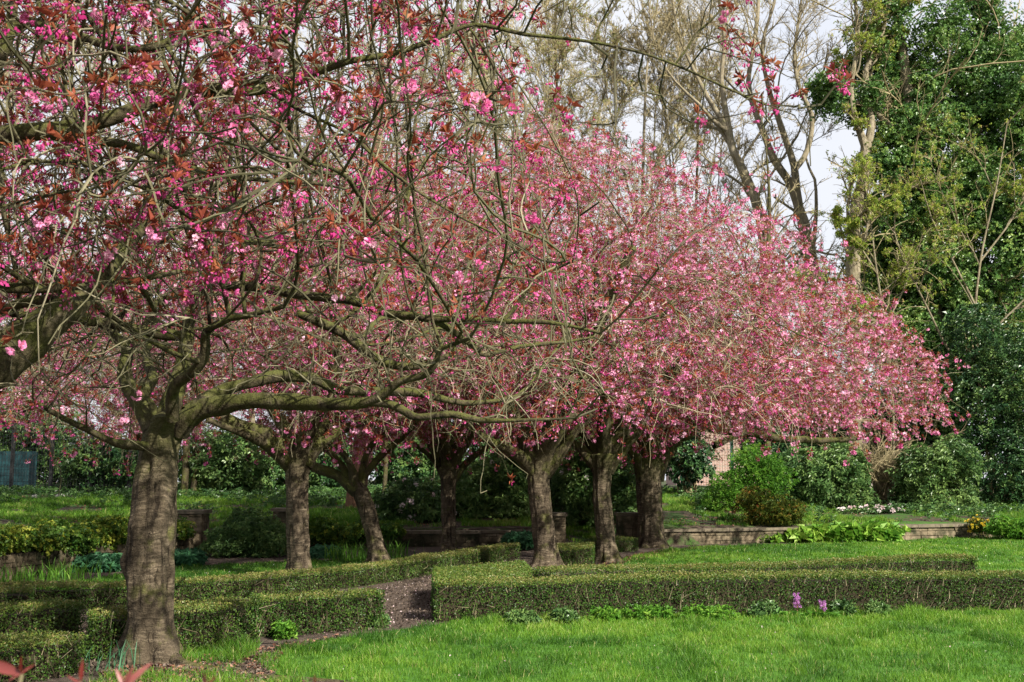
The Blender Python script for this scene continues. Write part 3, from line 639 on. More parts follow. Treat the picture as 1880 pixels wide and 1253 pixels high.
GRP = "flowering cherry trees of the avenue"
def cherry(label, Y, rows, limbs, crown, seed, near=False, n_attr=1500, n_shoot=2000, n_clust=6000, openf=.5, step=.22, tipr=.0058,
           flare=.35, burl=None, autolimb=0, extra=None, trunk=True, cut=None, pedlod=False, zdroop=.25, roots=None, rads=None, pinkv=0.0):
    n_shoot = int(n_shoot * (1.0 if near else 2.2)); n_clust = int(n_clust * (1.2 if near else 1.75)); rng = np.random.default_rng(seed)
    tg, S = trunk_geo(rows, Y, seed, flare, burl)
    base = np.array([S[0, 0], S[0, 1], 0.0]); root = thing("cherry_tree", label, "tree", base, GRP)
    tr = tg.build("trunk", M['bark'], root, smooth=True)
    top = S[-1]
    L = [limb_pts(l, Y) for l in limbs]
    cx, cy, Rx, Ry, zb, zt = crown
    for k in range(autolimb):
        az = k / autolimb * 6.283 + rng.uniform(-.4, .4) + seed; l = rng.uniform(.45, .62) * Rx; dr = np.array([math.cos(az), math.sin(az)])
        tgt = np.array([cx, cy]) + dr * np.array([Rx, Ry]) * .55; dz = rng.uniform(.25, .55) * (zt - top[2])
        p0 = top[:3] - [0, 0, .12]; p3 = np.array([*tgt, top[2] + dz]); mid = p0 + (p3 - p0) * .45 + np.array([0, 0, rng.uniform(.0, .3)]) + rng.normal(0, .15, 3)
        r0 = top[3] * rng.uniform(.45, .6); L.append(np.array([[*p0, r0 * 1.15], [*(p0 + (mid - p0) * .35 + [0, 0, .1]), r0], [*mid, r0 * .72], [*p3, r0 * .4]]))
    Ls = [spline(l, step * .7) for l in L]
    # wobble the limbs a little so they are never ruler-straight
    for l in Ls:
        l[1:, :3] += (fbm(np.column_stack([l[1:, :3] * 1.7]), seed + 2) - .5)[:, None] * rng.normal(0, .05, 3)
    for l in Ls:
        l2 = spline(l, step * .3); gl = Geo(); tubes(gl, l2[:, :3], np.maximum(l2[:, 3], tipr), [len(l2)], 16, wob=.26); gl.build("limb", M['limb'], root, smooth=True)
    # growing points
    N0 = [top[:3] - [0, 0, .1]]; par = [-1]; rmin = [top[3] * .5]
    for l in Ls:
        p = 0
        for i, q in enumerate(l):
            if i == 0: 
                # a limb that starts on another limb grows from it
                continue
            N0.append(q[:3]); par.append(p); rmin.append(q[3]); p = len(N0) - 1
    nfix = len(N0)
    a = rng.uniform(0, 6.283, n_attr * 4); rr = np.sqrt(rng.random(n_attr * 4)) ; th = rng.random(n_attr * 4)
    ztop = zt - (zt - zb - 1.0) * rr ** 2.0; zbot = zb + .35 * (1 - rr) + 0.9 * np.exp(-((rr - .45) / .25) ** 2) * .35
    z = zbot + (ztop - zbot) * (1 - th ** 1.25)
    lump = fbm(np.column_stack([np.cos(a) * 2.2, np.sin(a) * 2.2, z * .5]), seed + 8)
    rr2 = rr * (.82 + .36 * lump)
    A = np.column_stack([cx + Rx * rr2 * np.cos(a), cy + Ry * rr2 * np.sin(a), z])
    k = (np.linalg.norm(A - np.array([0, 0, CAMZ]), axis=1) > 4.7)
    if cut is not None: k &= cut(A)
    A = A[k][:n_attr]
    if near:       # side wood all along the traced limbs
        Lp = np.vstack([l[int(len(l) * .3):, :3] for l in Ls]); q = Lp[rng.integers(0, len(Lp), 900)] + rng.normal(0, .42, (900, 3)) + [0, 0, .12]; q = q[np.linalg.norm(q - np.array([0, 0, CAMZ]), axis=1) > 4.3]; A = np.vstack([A, q[q[:, 2] > 2.2]])
    if extra is not None: A = np.vstack([A, extra])
    N, par = sc_grow(np.array(N0), np.array(par), A, step, step * 7, step * 1.9, 90, rng, np.array([0, 0, .05]), 9000)
    n = len(N); ex = 2.35; acc = np.zeros(n); ch = [[] for _ in range(n)]
    tipdist = np.zeros(n)
    for i in range(n - 1, 0, -1):
        if acc[i] == 0: acc[i] = tipr ** ex
        if par[i] >= 0: acc[par[i]] += acc[i]; ch[par[i]].append(i); tipdist[par[i]] = max(tipdist[par[i]], tipdist[i] + 1)
    R = acc ** (1 / ex)
    # chains of free-grown branches
    P, RR, lens = [], [], []
    for i in range(n):
        kids = sorted(ch[i], key=lambda c: -R[c])
        for q, c in enumerate(kids):
            if c < nfix: continue
            if i >= nfix and q == 0: continue         # continues its parent's chain
            cl = [i, c]
            while True:
                kk = [x for x in ch[cl[-1]]]
                if not kk: break
                cl.append(max(kk, key=lambda x: R[x]))
            pts = N[cl].copy(); 
            if len(pts) > 3: pts[1:-1] = pts[1:-1] * .5 + .25 * (pts[:-2] + pts[2:])
            lim = rmin[i] if i < nfix else R[i]
            rad = np.minimum(R[cl], .8 * lim); rad[0] = min(rad[0], rad[1] * 1.25) 
            P.append(pts); RR.append(rad); lens.append(len(cl))
    order = sorted(range(len(P)), key=lambda i: -RR[i][1]); big = [i for i in order if RR[i][1] > .012][:70 if near else 36]; sm = sorted(set(range(len(P))) - set(big))
    for i in big:
        gb = Geo(); tubes(gb, P[i], RR[i], [lens[i]], 8 if near else 5, wob=.15); gb.build("branch", M['limb'], root, smooth=True)
    # arching shoots
    free = np.arange(n)[(np.arange(n) >= nfix)]; w = np.exp(-tipdist[free] / 7.0); w /= w.sum()
    o = rng.choice(free, n_shoot, p=w); tn = unit(N[o] - N[par[o]] + 1e-9)
    out = unit(np.column_stack([N[o, 0] - cx, N[o, 1] - cy, np.zeros(len(o))]) + 1e-9)
    d = unit(.8 * tn + .25 * out + rng.normal(0, .62, (n_shoot, 3)) + [0, 0, .12]); Ln = rng.uniform(.25, 1.05, n_shoot) * (1.0 if not near else 1.15); m = 9 if near else 7
    pts = np.zeros((n_shoot, m, 3)); pts[:, 0] = N[o]; side = rng.normal(0, .16, (n_shoot, 3))
    for s in range(1, m):
        d = unit(d + side + rng.normal(0, .24 if near else .17, (n_shoot, 3)) - np.array([0, 0, zdroop * s / m])); pts[:, s] = pts[:, s - 1] + d * (Ln / (m - 1))[:, None]
    r0 = np.minimum(R[o] * .8, tipr * 1.15); r0 = np.maximum(r0, tipr * .7); tp = np.linspace(1, .45, m)
    if cut is not None:
        kk = cut(pts[:, -1]); pts, r0 = pts[kk], r0[kk]
    kk = np.linalg.norm(pts - np.array([0, 0, CAMZ]), axis=2).min(1) > 4.3; pts, r0 = pts[kk], r0[kk]; ns = len(pts)
    gt = Geo(); tubes(gt, pts.reshape(-1, 3), (r0[:, None] * tp).ravel(), np.full(ns, m), 4 if near else 3, rng.beta(2, 2, ns))
    if sm: tubes(gt, np.vstack([P[i] for i in sm]), np.concatenate([RR[i] for i in sm]), [lens[i] for i in sm], 5 if near else 4, rng.uniform(0, .5, len(sm)))
    # flower clusters: on short spurs along the shoots and at their tips
    t = np.where(rng.random(n_clust) < .45, 1.0, rng.uniform(.25, 1, n_clust)) * (m - 1); si = rng.integers(0, ns, n_clust); f0 = np.minimum(t.astype(int), m - 2); fr = (t - f0)[:, None]
    cp = pts[si, f0] * (1 - fr) + pts[si, f0 + 1] * fr; sd = unit(rng.normal(0, 1, (n_clust, 3)) + [0, 0, .2]); sl = rng.uniform(.0, .07, n_clust)[:, None]; ce = cp + sd * sl
    sp = rng.random(n_clust) < (.9 if near else .35); tubes(gt, np.stack([cp[sp], ce[sp]], 1).reshape(-1, 3), np.tile([tipr * .5, tipr * .4], sp.sum()), np.full(sp.sum(), 2), 3, .6)
    gt.build("twigs", M['neartwig' if near else 'twig'], root)
    ce[:, 2] -= .01
    gk = fbm(ce * (1.5 if near else .9), seed + 15) + rng.normal(0, .06, n_clust) > (.43 if near else .43)      # flowering is patchy along the wood
    if near: gk &= ((ce[:, 2] - CAMZ) / np.maximum(ce[:, 1], .5) > .145) | (rng.random(n_clust) < .10)      # its low inner wood hardly flowers
    ce, sd, kk_ = ce[gk], sd[gk], 0; n_clust = len(ce)
    patch = fbm(ce * .9, seed + 5); op = rng.random(n_clust) < np.clip(openf + 1.6 * (patch - .5), .04, .96)
    zd = unit(np.array([[0, 0, 1.0]]) + rng.normal(0, .4, (n_clust, 3)))
    gf = Geo(); FT, BT, LT = (NEAR_F, NEAR_B, NEAR_L) if near else (FAR_F, FAR_B, FAR_L)
    kind = rng.integers(0, 12, n_clust); sc = rng.uniform(.65, 1.15, n_clust) * np.where(rng.random(n_clust) < (.0 if near else .14), 1.55, 1)
    for i, tpl in enumerate(FT):
        k = op & (kind % len(FT) == i); tile(gf, tpl, ce[k], zd[k], sc[k] * .98, .60 + pinkv + rng.normal(0, .20, k.sum()), rng, .08)
    for i, tpl in enumerate(BT):
        k = ~op & (kind % len(BT) == i); tile(gf, tpl, ce[k], zd[k], sc[k], .24 + pinkv + rng.normal(0, .15, k.sum()), rng, .06)
    gf.build("blossom", M['blossom'], root)
    gv = Geo()
    lv = rng.random(n_clust) < np.where(op, .8, .97)
    for i, tpl in enumerate(LT):
        k = lv & (kind % len(LT) == i); tile(gv, tpl, ce[k] + [0, 0, .012], unit(zd[k] * .6 + sd[k]), rng.uniform(.7, 1.25, k.sum()), .45 + rng.normal(0, .2, k.sum()), rng, .1)
    if near:
        k = ~op; tile(gv, NEAR_S, ce[k], zd[k], sc[k], .5, rng, .1)
    gv.build("leaves", M['bronze'], root)
    if roots:
        for rt in roots:
            rp_ = np.array([[*gr(x, y)[:2], zz, rad] for x, y, zz, rad in rt]); rs = spline(rp_, .06); gg = Geo(); tubes(gg, rs[:, :3], rs[:, 3], [len(rs)], 12, wob=.15); gg.build("root", M['bark'], root, smooth=True)
    return root

# the nearest tree in full view: trunk and limbs followed from the photograph
T1_rows = [(222, 318, 1222), (226, 318, 1190), (233, 318, 1150), (231, 321, 1100), (232, 322, 1050), (236, 323, 1000), (241, 326, 940), (247, 328, 880), (254, 330, 830), (262, 338, 795), (272, 350, 768)]
T1_limbs = [
    [(285, 790, 0, 44), (262, 745, .1, 36), (240, 715, .25, 27), (229, 682, .4, 23), (233, 640, .5, 21), (214, 618, .6, 15), (175, 590, .7, 12), (120, 560, .9, 9)],
    [(233, 645, .5, 19), (250, 622, .6, 14), (262, 605, .7, 11), (280, 560, .9, 8)],
    [(250, 735, .2, 30), (272, 705, .5, 25), (280, 690, .7, 20), (268, 650, 1.0, 16), (285, 600, 1.4, 12), (270, 540, 1.7, 9)],
    [(300, 790, 0, 48), (315, 735, .15, 36), (330, 690, .3, 30), (343, 640, .4, 28), (347, 600, .5, 24), (352, 560, .7, 18), (385, 520, .9, 13), (420, 470, 1.1, 9)],
    [(350, 618, .45, 20), (310, 616, .4, 21), (270, 610, .3, 20), (200, 596, .1, 19), (120, 583, -.2, 17), (40, 578, -.4, 14), (-60, 565, -.6, 11)],
    [(318, 770, -.25, 26), (316, 725, -.4, 25), (325, 700, -.5, 24), (358, 680, -.6, 22), (376, 648, -.7, 20), (377, 612, -.8, 17), (400, 592, -.9, 14), (450, 578, -1.1, 11), (520, 560, -1.3, 8)],
    [(325, 790, 0, 46), (360, 757, -.1, 40), (410, 742, -.2, 37), (470, 735, -.35, 34), (540, 738, -.5, 30), (600, 742, -.7, 25), (665, 737, -.9, 22), (700, 722, -1.0, 19), (735, 700, -1.1, 16), (780, 690, -1.2, 14), (800, 665, -1.3, 12), (812, 640, -1.3, 9), (860, 620, -1.4, 7)],
    [(345, 760, .2, 30), (400, 722, .4, 25), (470, 700, .5, 23), (520, 690, .6, 22), (580, 697, .7, 20), (620, 716, .7, 19), (700, 720, .7, 17), (770, 722, .8, 15), (850, 740, .9, 11), (920, 735, 1.0, 8)],
    [(665, 738, -.9, 19), (720, 745, -1.0, 17), (748, 758, -1.0, 16), (770, 766, -1.0, 14), (830, 760, -1.1, 12), (880, 770, -1.1, 11), (930, 772, -1.2, 8), (1010, 770, -1.2, 6)],
    [(545, 575, 1.2, 14), (605, 600, 1.2, 18), (640, 620, 1.2, 18), (680, 652, 1.1, 17), (730, 672, 1.0, 16), (780, 670, 1.0, 14), (830, 650, 1.1, 9)],
    [(385, 520, .9, 18), (470, 530, .7, 17), (560, 542, .4, 16), (640, 550, .2, 16), (720, 572, 0, 15), (790, 584, -.2, 14), (860, 586, -.3, 12), (930, 588, -.4, 10), (1000, 590, -.5, 8), (1100, 615, -.6, 5)],
    [(785, 584, -.2, 12), (830, 610, -.1, 11), (870, 640, 0, 10), (890, 655, 0, 9), (950, 640, .1, 8), (1010, 632, .2, 6), (1090, 620, .3, 4)],
    [(925, 588, -.4, 9), (945, 560, -.4, 8), (975, 525, -.5, 7), (1010, 500, -.5, 5), (1050, 480, -.6, 4)],
    [(275, 820, -.1, 20), (215, 818, -.3, 14), (160, 790, -.5, 12), (110, 765, -.6, 10), (60, 735, -.7, 7)],
]
T1_roots = [[(298, 1210, .10, .11), (325, 1222, .02, .07), (370, 1227, -.01, .045), (430, 1230, -.015, .035), (500, 1234, -.02, .02)],
            [(240, 1210, .06, .08), (215, 1222, .0, .05), (200, 1232, -.02, .03)],
            [(330, 1236, -.03, .04), (420, 1243, -.005, .035), (560, 1249, -.005, .03), (700, 1256, -.02, .02)]]
x1, y1 = gr(270, 1215)[:2]
def t1cut(A):   # the crown reaches farther right low down than high up
    px = 940 + A[:, 0] / np.maximum(A[:, 1], .5) * F; sl = (A[:, 2] - CAMZ) / np.maximum(A[:, 1], .5)
    return px < np.interp(sl, [.05, .15, .28, .36, .42], [1080, 1100, 1040, 960, 930])
cherry("nearest cherry tree with a thick trunk swollen on one side and mossy limbs spreading wide", y1, T1_rows, T1_limbs, (x1 + .5, y1, 5.3, 5.0, 2.6, 8.2), 201, near=True, cut=t1cut, tipr=.0078,
       n_attr=3000, n_shoot=3300, n_clust=6800, openf=.28, burl=[(math.pi * 1.05, .88, .34, .075), (4.4, 1.72, .30, -.06), (4.9, .55, .3, .04), (5.6, 1.35, .28, .03), (4.0, 1.2, .30, .025), (5.9, .12, .30, .07)], roots=T1_roots, flare=.42)
# the tree standing just outside the left edge, its limbs reaching over
T0_Y = 7.4
T0_rows = [(-560, -430, 1340), (-552, -438, 1200), (-548, -440, 1050), (-545, -435, 950), (-540, -425, 880)]
T0_limbs = [
    [(-480, 900, 0, 100), (-300, 800, 0, 92), (-120, 720, 0, 88), (0, 665, 0, 84), (70, 610, .1, 70), (130, 565, .2, 54), (180, 520, .4, 40), (215, 470, .6, 28), (260, 420, .8, 18)],
    [(-500, 900, 0, 80), (-420, 640, -.2, 62), (-300, 420, -.5, 50), (-150, 290, -.7, 40), (0, 243, -.9, 33), (110, 236, -.9, 31), (200, 220, -.9, 29), (290, 183, -.8, 27), (345, 166, -.7, 26), (420, 168, -.6, 24), (490, 160, -.5, 19), (560, 140, -.4, 14)],
    [(-20, 243, -.9, 25), (110, 248, -.8, 20), (180, 256, -.7, 18), (250, 268, -.6, 15), (330, 298, -.4, 14), (400, 318, -.2, 12), (480, 330, 0, 9), (600, 345, .2, 6)],
    [(-300, 420, -.5, 40), (-120, 230, -.3, 30), (-20, 130, -.2, 26), (10, 80, -.2, 25), (20, 40, -.2, 22), (30, -20, -.2, 18), (60, -120, -.1, 12)],
    [(15, 55, -.2, 17), (60, 42, -.2, 17), (110, 58, -.3, 16), (160, 72, -.3, 15), (240, 92, -.4, 16), (300, 82, -.4, 15), (335, 52, -.4, 13), (365, 0, -.5, 11), (395, -70, -.5, 9)],
    [(305, 84, -.4, 10), (335, 140, -.5, 10), (352, 185, -.6, 9), (380, 240, -.7, 9), (405, 290, -.7, 8), (432, 365, -.8, 7), (462, 420, -.8, 6), (478, 462, -.8, 6), (468, 515, -.8, 5.5), (425, 575, -.7, 5), (385, 600, -.7, 4), (345, 606, -.7, 3)],
    [(62, -30, -1, 10), (78, 30, -1, 9), (98, 75, -1, 8), (112, 130, -1.1, 7), (132, 205, -1.1, 6), (160, 255, -1.2, 6), (185, 290, -1.2, 5.5), (178, 335, -1.2, 5), (130, 352, -1.2, 5), (60, 365, -1.2, 5), (0, 382, -1.2, 5)],
    [(0, 572, .4, 14), (60, 555, .3, 17), (130, 545, .3, 16), (170, 530, .3, 14), (195, 505, .3, 11), (210, 470, .3, 8)],
    [(-60, 540, .6, 20), (0, 530, .6, 20), (80, 530, .7, 18), (160, 522, .7, 15), (250, 515, .8, 12), (330, 500, .9, 8)],
    [(345, 168, -.7, 14), (470, 150, -.7, 13), (570, 135, -.7, 14), (640, 112, -.8, 13), (720, 100, -.8, 12), (800, 72, -.8, 10), (870, 45, -.8, 8.5), (960, 62, -.8, 7.5), (1080, 76, -.8, 6.5), (1180, 98, -.8, 5.5), (1260, 128, -.8, 4.5), (1330, 160, -.8, 4), (1405, 192, -.8, 3)],
    [(860, 48, -.8, 5), (905, 120, -.7, 5), (890, 165, -.7, 4), (860, 240, -.7, 3.5), (810, 280, -.7, 3)],
    [(1090, 76, -.8, 4), (1105, 40, -.8, 4), (1130, 0, -.8, 3.5), (1150, -60, -.8, 3)],
    [(1240, 118, -.8, 4), (1270, 70, -.8, 3), (1300, 40, -.8, 2.5), (1330, 8, -.8, 2)],
    [(205, 485, -.3, 5), (207, 560, -.4, 5), (190, 610, -.4, 4.5), (150, 665, -.5, 4), (100, 712, -.5, 3)],
    [(480, 160, -.5, 8), (560, 210, -.6, 7), (640, 245, -.7, 6.5), (690, 290, -.7, 6), (760, 345, -.8, 5), (840, 395, -.8, 4), (910, 430, -.8, 3)],
]
def t0cut(A):   # keep its free-grown wood inside the space it fills: over and left of the picture's centre
    px = 940 + A[:, 0] / np.maximum(A[:, 1], .5) * F
    lim = np.interp(A[:, 2], [2.5, 3.5, 4.6], [260, 620, 1010])
    nr = np.linalg.norm(A[:, None, :] - ex0[None], axis=2).min(1) < .34 if len(A) else np.zeros(0, bool)
    return ((px < lim) & (A[:, 1] > 3.0)) | nr
ex0 = np.vstack([at(px, py, T0_Y - .8) + RNG.normal(0, .12, 3) for px, py in [(1400, 195), (1380, 150), (1330, 130), (1290, 60), (1310, 15), (1270, 170), (1220, 130), (1130, 20), (1100, 100), (1040, 90), (970, 160), (960, 60), (1200, 60), (1250, 40), (1150, 120), (1345, 180), (1300, 140), (1390, 185), (1280, 95), (1230, 75)]])
cherry("cherry tree outside the left edge, its dark heavy limbs reaching in at upper left", T0_Y, T0_rows, T0_limbs, (-2.4, 7.2, 4.6, 3.6, 2.7, 6.6), 202, near=True, tipr=.0068,
       n_attr=1600, n_shoot=1900, n_clust=3900, openf=.2, cut=t0cut, extra=ex0, step=.2)
# the avenue behind
def far_tree(label, px, py, rows, limbs, crown, seed, **kw):
    x, y = gr(px, py)[:2]; return cherry(label, y, rows, limbs, crown, seed, **kw)
far_tree("second cherry tree in line, with a straight dark trunk behind the low curved hedge", 548, 1062,
         [(522, 576, 1068), (526, 571, 1040), (525, 569, 980), (524, 567, 920), (523, 568, 880), (522, 573, 850), (522, 574, 832)],
         [[(535, 855, 0, 30), (510, 832, -.2, 26), (470, 806, -.5, 20), (430, 790, -.8, 14), (380, 770, -1.2, 10)], [(560, 855, 0, 28), (585, 818, .1, 22), (625, 790, .2, 18), (680, 772, .2, 13), (740, 765, .3, 9)]],
         (-3.6, 19.4, 4.4, 4.2, 3.1, 8.0), 203, autolimb=4, n_shoot=2600, n_clust=8000, openf=.34)
far_tree("leaning cherry tree with a slanting forked trunk beyond the second trunk", 698, 1037,
         [(672, 722, 1040), (676, 712, 1015), (668, 702, 980), (658, 692, 940), (645, 680, 905), (640, 668, 885)],
         [[(660, 900, 0, 30), (625, 876, .1, 22), (590, 862, .2, 19), (560, 850, .4, 15), (520, 815, .6, 10)], [(655, 900, 0, 22), (645, 862, -.1, 15), (625, 828, -.2, 11), (590, 805, -.3, 8)], [(662, 895, 0, 20), (668, 850, .1, 13), (685, 815, .2, 10), (720, 790, .2, 8)]],
         (-2.9, 22.0, 4.3, 4.3, 2.5, 7.6), 204, autolimb=2, n_shoot=2400, n_clust=6500, openf=.4)
far_tree("slim cherry tree with a banded trunk in front of the white-flowered rhododendron", 823, 1013,
         [(808, 839, 1016), (810, 838, 985), (809, 838, 940), (808, 838, 900), (806, 842, 875), (802, 848, 860)],
         [[(818, 880, 0, 18), (806, 856, 0, 14), (790, 838, -.2, 10), (760, 815, -.4, 8)], [(832, 880, 0, 18), (852, 855, .1, 14), (878, 830, .1, 11), (910, 805, .2, 8)]],
         (-1.3, 26.0, 4.6, 4.6, 2.4, 8.6), 205, autolimb=4, n_shoot=2400, n_clust=7500, openf=.45)
far_tree("thick cherry tree with flaking bark rising behind the yellow-topped hedge", 1002, 1047,
         [(974, 1032, 1052), (978, 1026, 1020), (976, 1020, 980), (972, 1014, 930), (968, 1010, 890), (964, 1012, 862), (958, 1022, 842)],
         [[(985, 870, 0, 30), (960, 842, -.2, 24), (925, 822, -.5, 17), (880, 800, -.8, 12)], [(1000, 870, 0, 28), (1025, 835, -.1, 22), (1050, 800, -.2, 16), (1085, 760, -.3, 11)]],
         (.7, 20.4, 4.6, 4.6, 2.5, 8.1), 206, autolimb=4, n_clust=7500, openf=.5, pinkv=.04)
far_tree("cherry tree with a slim dark cracked trunk between two thicker trunks", 1112, 1032,
         [(1090, 1138, 1036), (1094, 1132, 1005), (1090, 1128, 960), (1086, 1124, 915), (1086, 1124, 880), (1084, 1130, 852), (1080, 1138, 836)],
         [[(1100, 865, 0, 26), (1080, 838, 0, 20), (1055, 815, .1, 14), (1020, 790, .2, 10)], [(1118, 865, 0, 24), (1140, 832, -.1, 18), (1165, 800, -.2, 14), (1210, 770, -.4, 10)]],
         (2.3, 22.6, 4.8, 4.8, 2.5, 8.2), 207, autolimb=4, n_clust=8500, openf=.56, pinkv=.06)
far_tree("farthest right cherry tree with stout twin-stemmed trunk and long low limb", 1195, 1005,
         [(1166, 1224, 1010), (1170, 1220, 985), (1168, 1218, 940), (1166, 1216, 900), (1164, 1216, 870), (1162, 1222, 848), (1158, 1232, 832)],
         [[(1180, 880, -.1, 26), (1172, 848, -.2, 22), (1155, 822, -.3, 17), (1120, 800, -.4, 12)], [(1204, 880, 0, 30), (1222, 832, 0, 27), (1240, 806, .1, 24), (1275, 785, .2, 20), (1340, 790, .3, 17), (1400, 800, .3, 16), (1460, 808, .3, 14), (1530, 810, .4, 11), (1600, 800, .5, 8)],
          [(1275, 786, .2, 16), (1330, 760, .8, 13), (1420, 700, 1.2, 11), (1500, 640, 1.5, 9), (1600, 600, 1.6, 7)], [(1240, 806, .1, 18), (1300, 740, -.6, 14), (1370, 660, -1.2, 11), (1430, 560, -1.5, 9), (1480, 500, -1.6, 7)], [(1310, 818, 0, 14), (1340, 806, .2, 12), (1370, 796, .3, 10)]],
         (4.45, 27.2, 5.4, 5.0, 3.0, 8.3), 208, autolimb=4, n_attr=1900, n_shoot=2600, n_clust=10500, openf=.6, pinkv=.08)
far_tree("cherry tree beyond the left edge, drooping twigs showing low behind the nearest trunk", -190, 985,
         [(-212, -170, 990), (-210, -172, 960), (-208, -174, 900), (-210, -172, 860)], [], (-12.2, 26, 5.2, 5, 2.5, 7.8), 209, autolimb=5, n_clust=4500, openf=.5)
x11, y11 = at(286, 900, 31.0)[:2]
cherry("cherry tree on the bank, its trunk hidden behind the nearest trunk", 31.0,
       [(270, 302, 935), (272, 302, 915), (272, 301, 880), (271, 303, 850)], [], (x11, 31.0, 5.6, 4.6, 3.3, 11.2), 211, autolimb=5, n_attr=1900, n_shoot=2600, n_clust=8000, openf=.42)
far_tree("cherry tree hidden behind the thick flaking trunk, its crown closing the middle gap", 992, 1006,
         [(974, 1010, 1008), (976, 1008, 980), (976, 1008, 930), (974, 1010, 880)], [], (1.2, 26.8, 4.8, 4.4, 2.7, 10.2), 212, autolimb=5, n_attr=1900, n_shoot=2600, n_clust=8000, openf=.5, pinkv=.04)
far_tree("cherry tree hidden at the back right, its pink crown edging towards the ivy-clad tree", 1440, 998,
         [(1424, 1456, 1000), (1424, 1454, 960), (1422, 1454, 920), (1420, 1458, 890)], [], (9.2, 29.6, 3.0, 2.6, 2.9, 6.2), 210, autolimb=5, n_clust=3500, openf=.5) if False else None

# ------------------------------------------------------------------ bare woodland trees
def grow(par_pts, par_r, n, rng, t0, t1, ang, lf, up, m=7, bend=.16, rfac=.6, minr=.006):
    """one more order of branches on the given ones, all at once"""
    Mp, k = par_pts.shape[:2]; pi = rng.integers(0, Mp, n); t = rng.uniform(t0, t1, n) * (k - 1); i = np.minimum(t.astype(int), k - 2); f = (t - i)[:, None]
    o = par_pts[pi, i] * (1 - f) + par_pts[pi, i + 1] * f; tg = unit(par_pts[pi, i + 1] - par_pts[pi, i]); Lp = np.linalg.norm(np.diff(par_pts[pi], axis=1), axis=2).sum(1)
    pr = unit(np.cross(tg, rdir(n, rng))); a = rng.normal(ang, .2, n)[:, None]; d = unit(tg * np.cos(a) + pr * np.sin(a) + [0, 0, up])
    L = Lp * lf * (1.15 - .75 * t / (k - 1)) * rng.uniform(.5, 1.2, n); pts = np.zeros((n, m, 3)); pts[:, 0] = o; bd = rng.normal(0, bend, (n, 3))
    for s in range(1, m):
        d = unit(d + bd + rng.normal(0, .13, (n, 3)) + [0, 0, up * .35]); pts[:, s] = pts[:, s - 1] + d * (L / (m - 1))[:, None]
    r0 = np.maximum((par_r[pi, i] * (1 - f[:, 0]) + par_r[pi, i + 1] * f[:, 0]) * rfac, minr)
    return pts, r0[:, None] * np.linspace(1, .35, m)[None]
def resample(l, m):
    s = np.concatenate([[0], np.cumsum(np.linalg.norm(np.diff(l[:, :3], axis=0), axis=1))]); q = np.linspace(0, s[-1], m)
    return np.column_stack([np.interp(q, s, l[:, c]) for c in range(4)])
def bare_tree(label, Y, limbs, seed, n2=26, n3=200, n4=1500, n5=0, up=.22, lf=.5, mat='greybark', foot=True, tv=(0.2, .9), minr=.008, bud=0, budmat='budleaf', budsize=.10, wf=1.0, name="bare_tree", grp="tall bare trees behind the cherries"):
    rng = np.random.default_rng(seed); L = [limb_pts(l, Y) * np.array([1, 1, 1, wf]) for l in limbs]
    base = np.array([L[0][0, 0], L[0][0, 1], ground_z(*L[0][0, :2])]); root = thing(name, label, "tree", base, grp)
    if foot: L[0][0, 2] = base[2] - .1; L[0] = L[0]
    Ls = [spline(l, .5) for l in L]
    g = Geo(); tubes(g, Ls[0][:, :3], Ls[0][:, 3], [len(Ls[0])], 12, wob=.1); g.build("trunk", M[mat], root, smooth=True)
    for l in Ls[1:]:
        g = Geo(); tubes(g, l[:, :3], l[:, 3], [len(l)], 10, wob=.1); g.build("limb", M[mat], root, smooth=True)
    rs = np.stack([resample(l, 14) for l in Ls]); p1, r1 = rs[:, :, :3], rs[:, :, 3]
    p2, r2 = grow(p1, r1, n2, rng, .35, 1, .6, lf * .9, up, m=9, rfac=.38, minr=.022); r2 = np.minimum(r2, .05)
    for q in range(n2):
        g = Geo(); tubes(g, p2[q], r2[q], [9], 6, wob=.1); g.build("branch", M[mat], root, smooth=True)
    p3, r3 = grow(np.concatenate([p2, p1[:, 4:13]]) , np.concatenate([r2, r1[:, 4:13]]), n3, rng, .25, 1, .65, lf * .8, up, m=7, rfac=.42, minr=.014)
    r3 = np.minimum(r3, .028)
    p4, r4 = grow(p3, r3, n4, rng, .15, 1, .6, lf * 1.1, up * .8, m=6, rfac=.6, minr=minr)
    g = Geo(); tubes(g, p3.reshape(-1, 3), r3.ravel(), [7] * n3, 4, rng.uniform(*tv, n3) * .8); tubes(g, p4.reshape(-1, 3), r4.ravel(), [6] * n4, 3, rng.uniform(*tv, n4)); last = p4
    if n5:
        p5, r5 = grow(p4, r4, n5, rng, .2, 1, .6, .6, up * .6, m=4, rfac=.75, minr=minr * .8); tubes(g, p5.reshape(-1, 3), r5.ravel(), [4] * n5, 3, rng.uniform(*tv, n5)); last = p5
    g.build("twigs", M['bartwig'], root)
    if bud:
        q = last.reshape(-1, 3); k = rng.integers(0, len(q), bud); g = Geo()
        tile(g, LEAF_SPRAY, q[k] + rng.normal(0, .05, (bud, 3)), rdir(bud, rng) + [0, 0, .6], rng.uniform(.7, 1.4, bud) * budsize / .09, rng.beta(2, 2, bud), rng, .1); g.build("leaves", M[budmat], root)
    return root
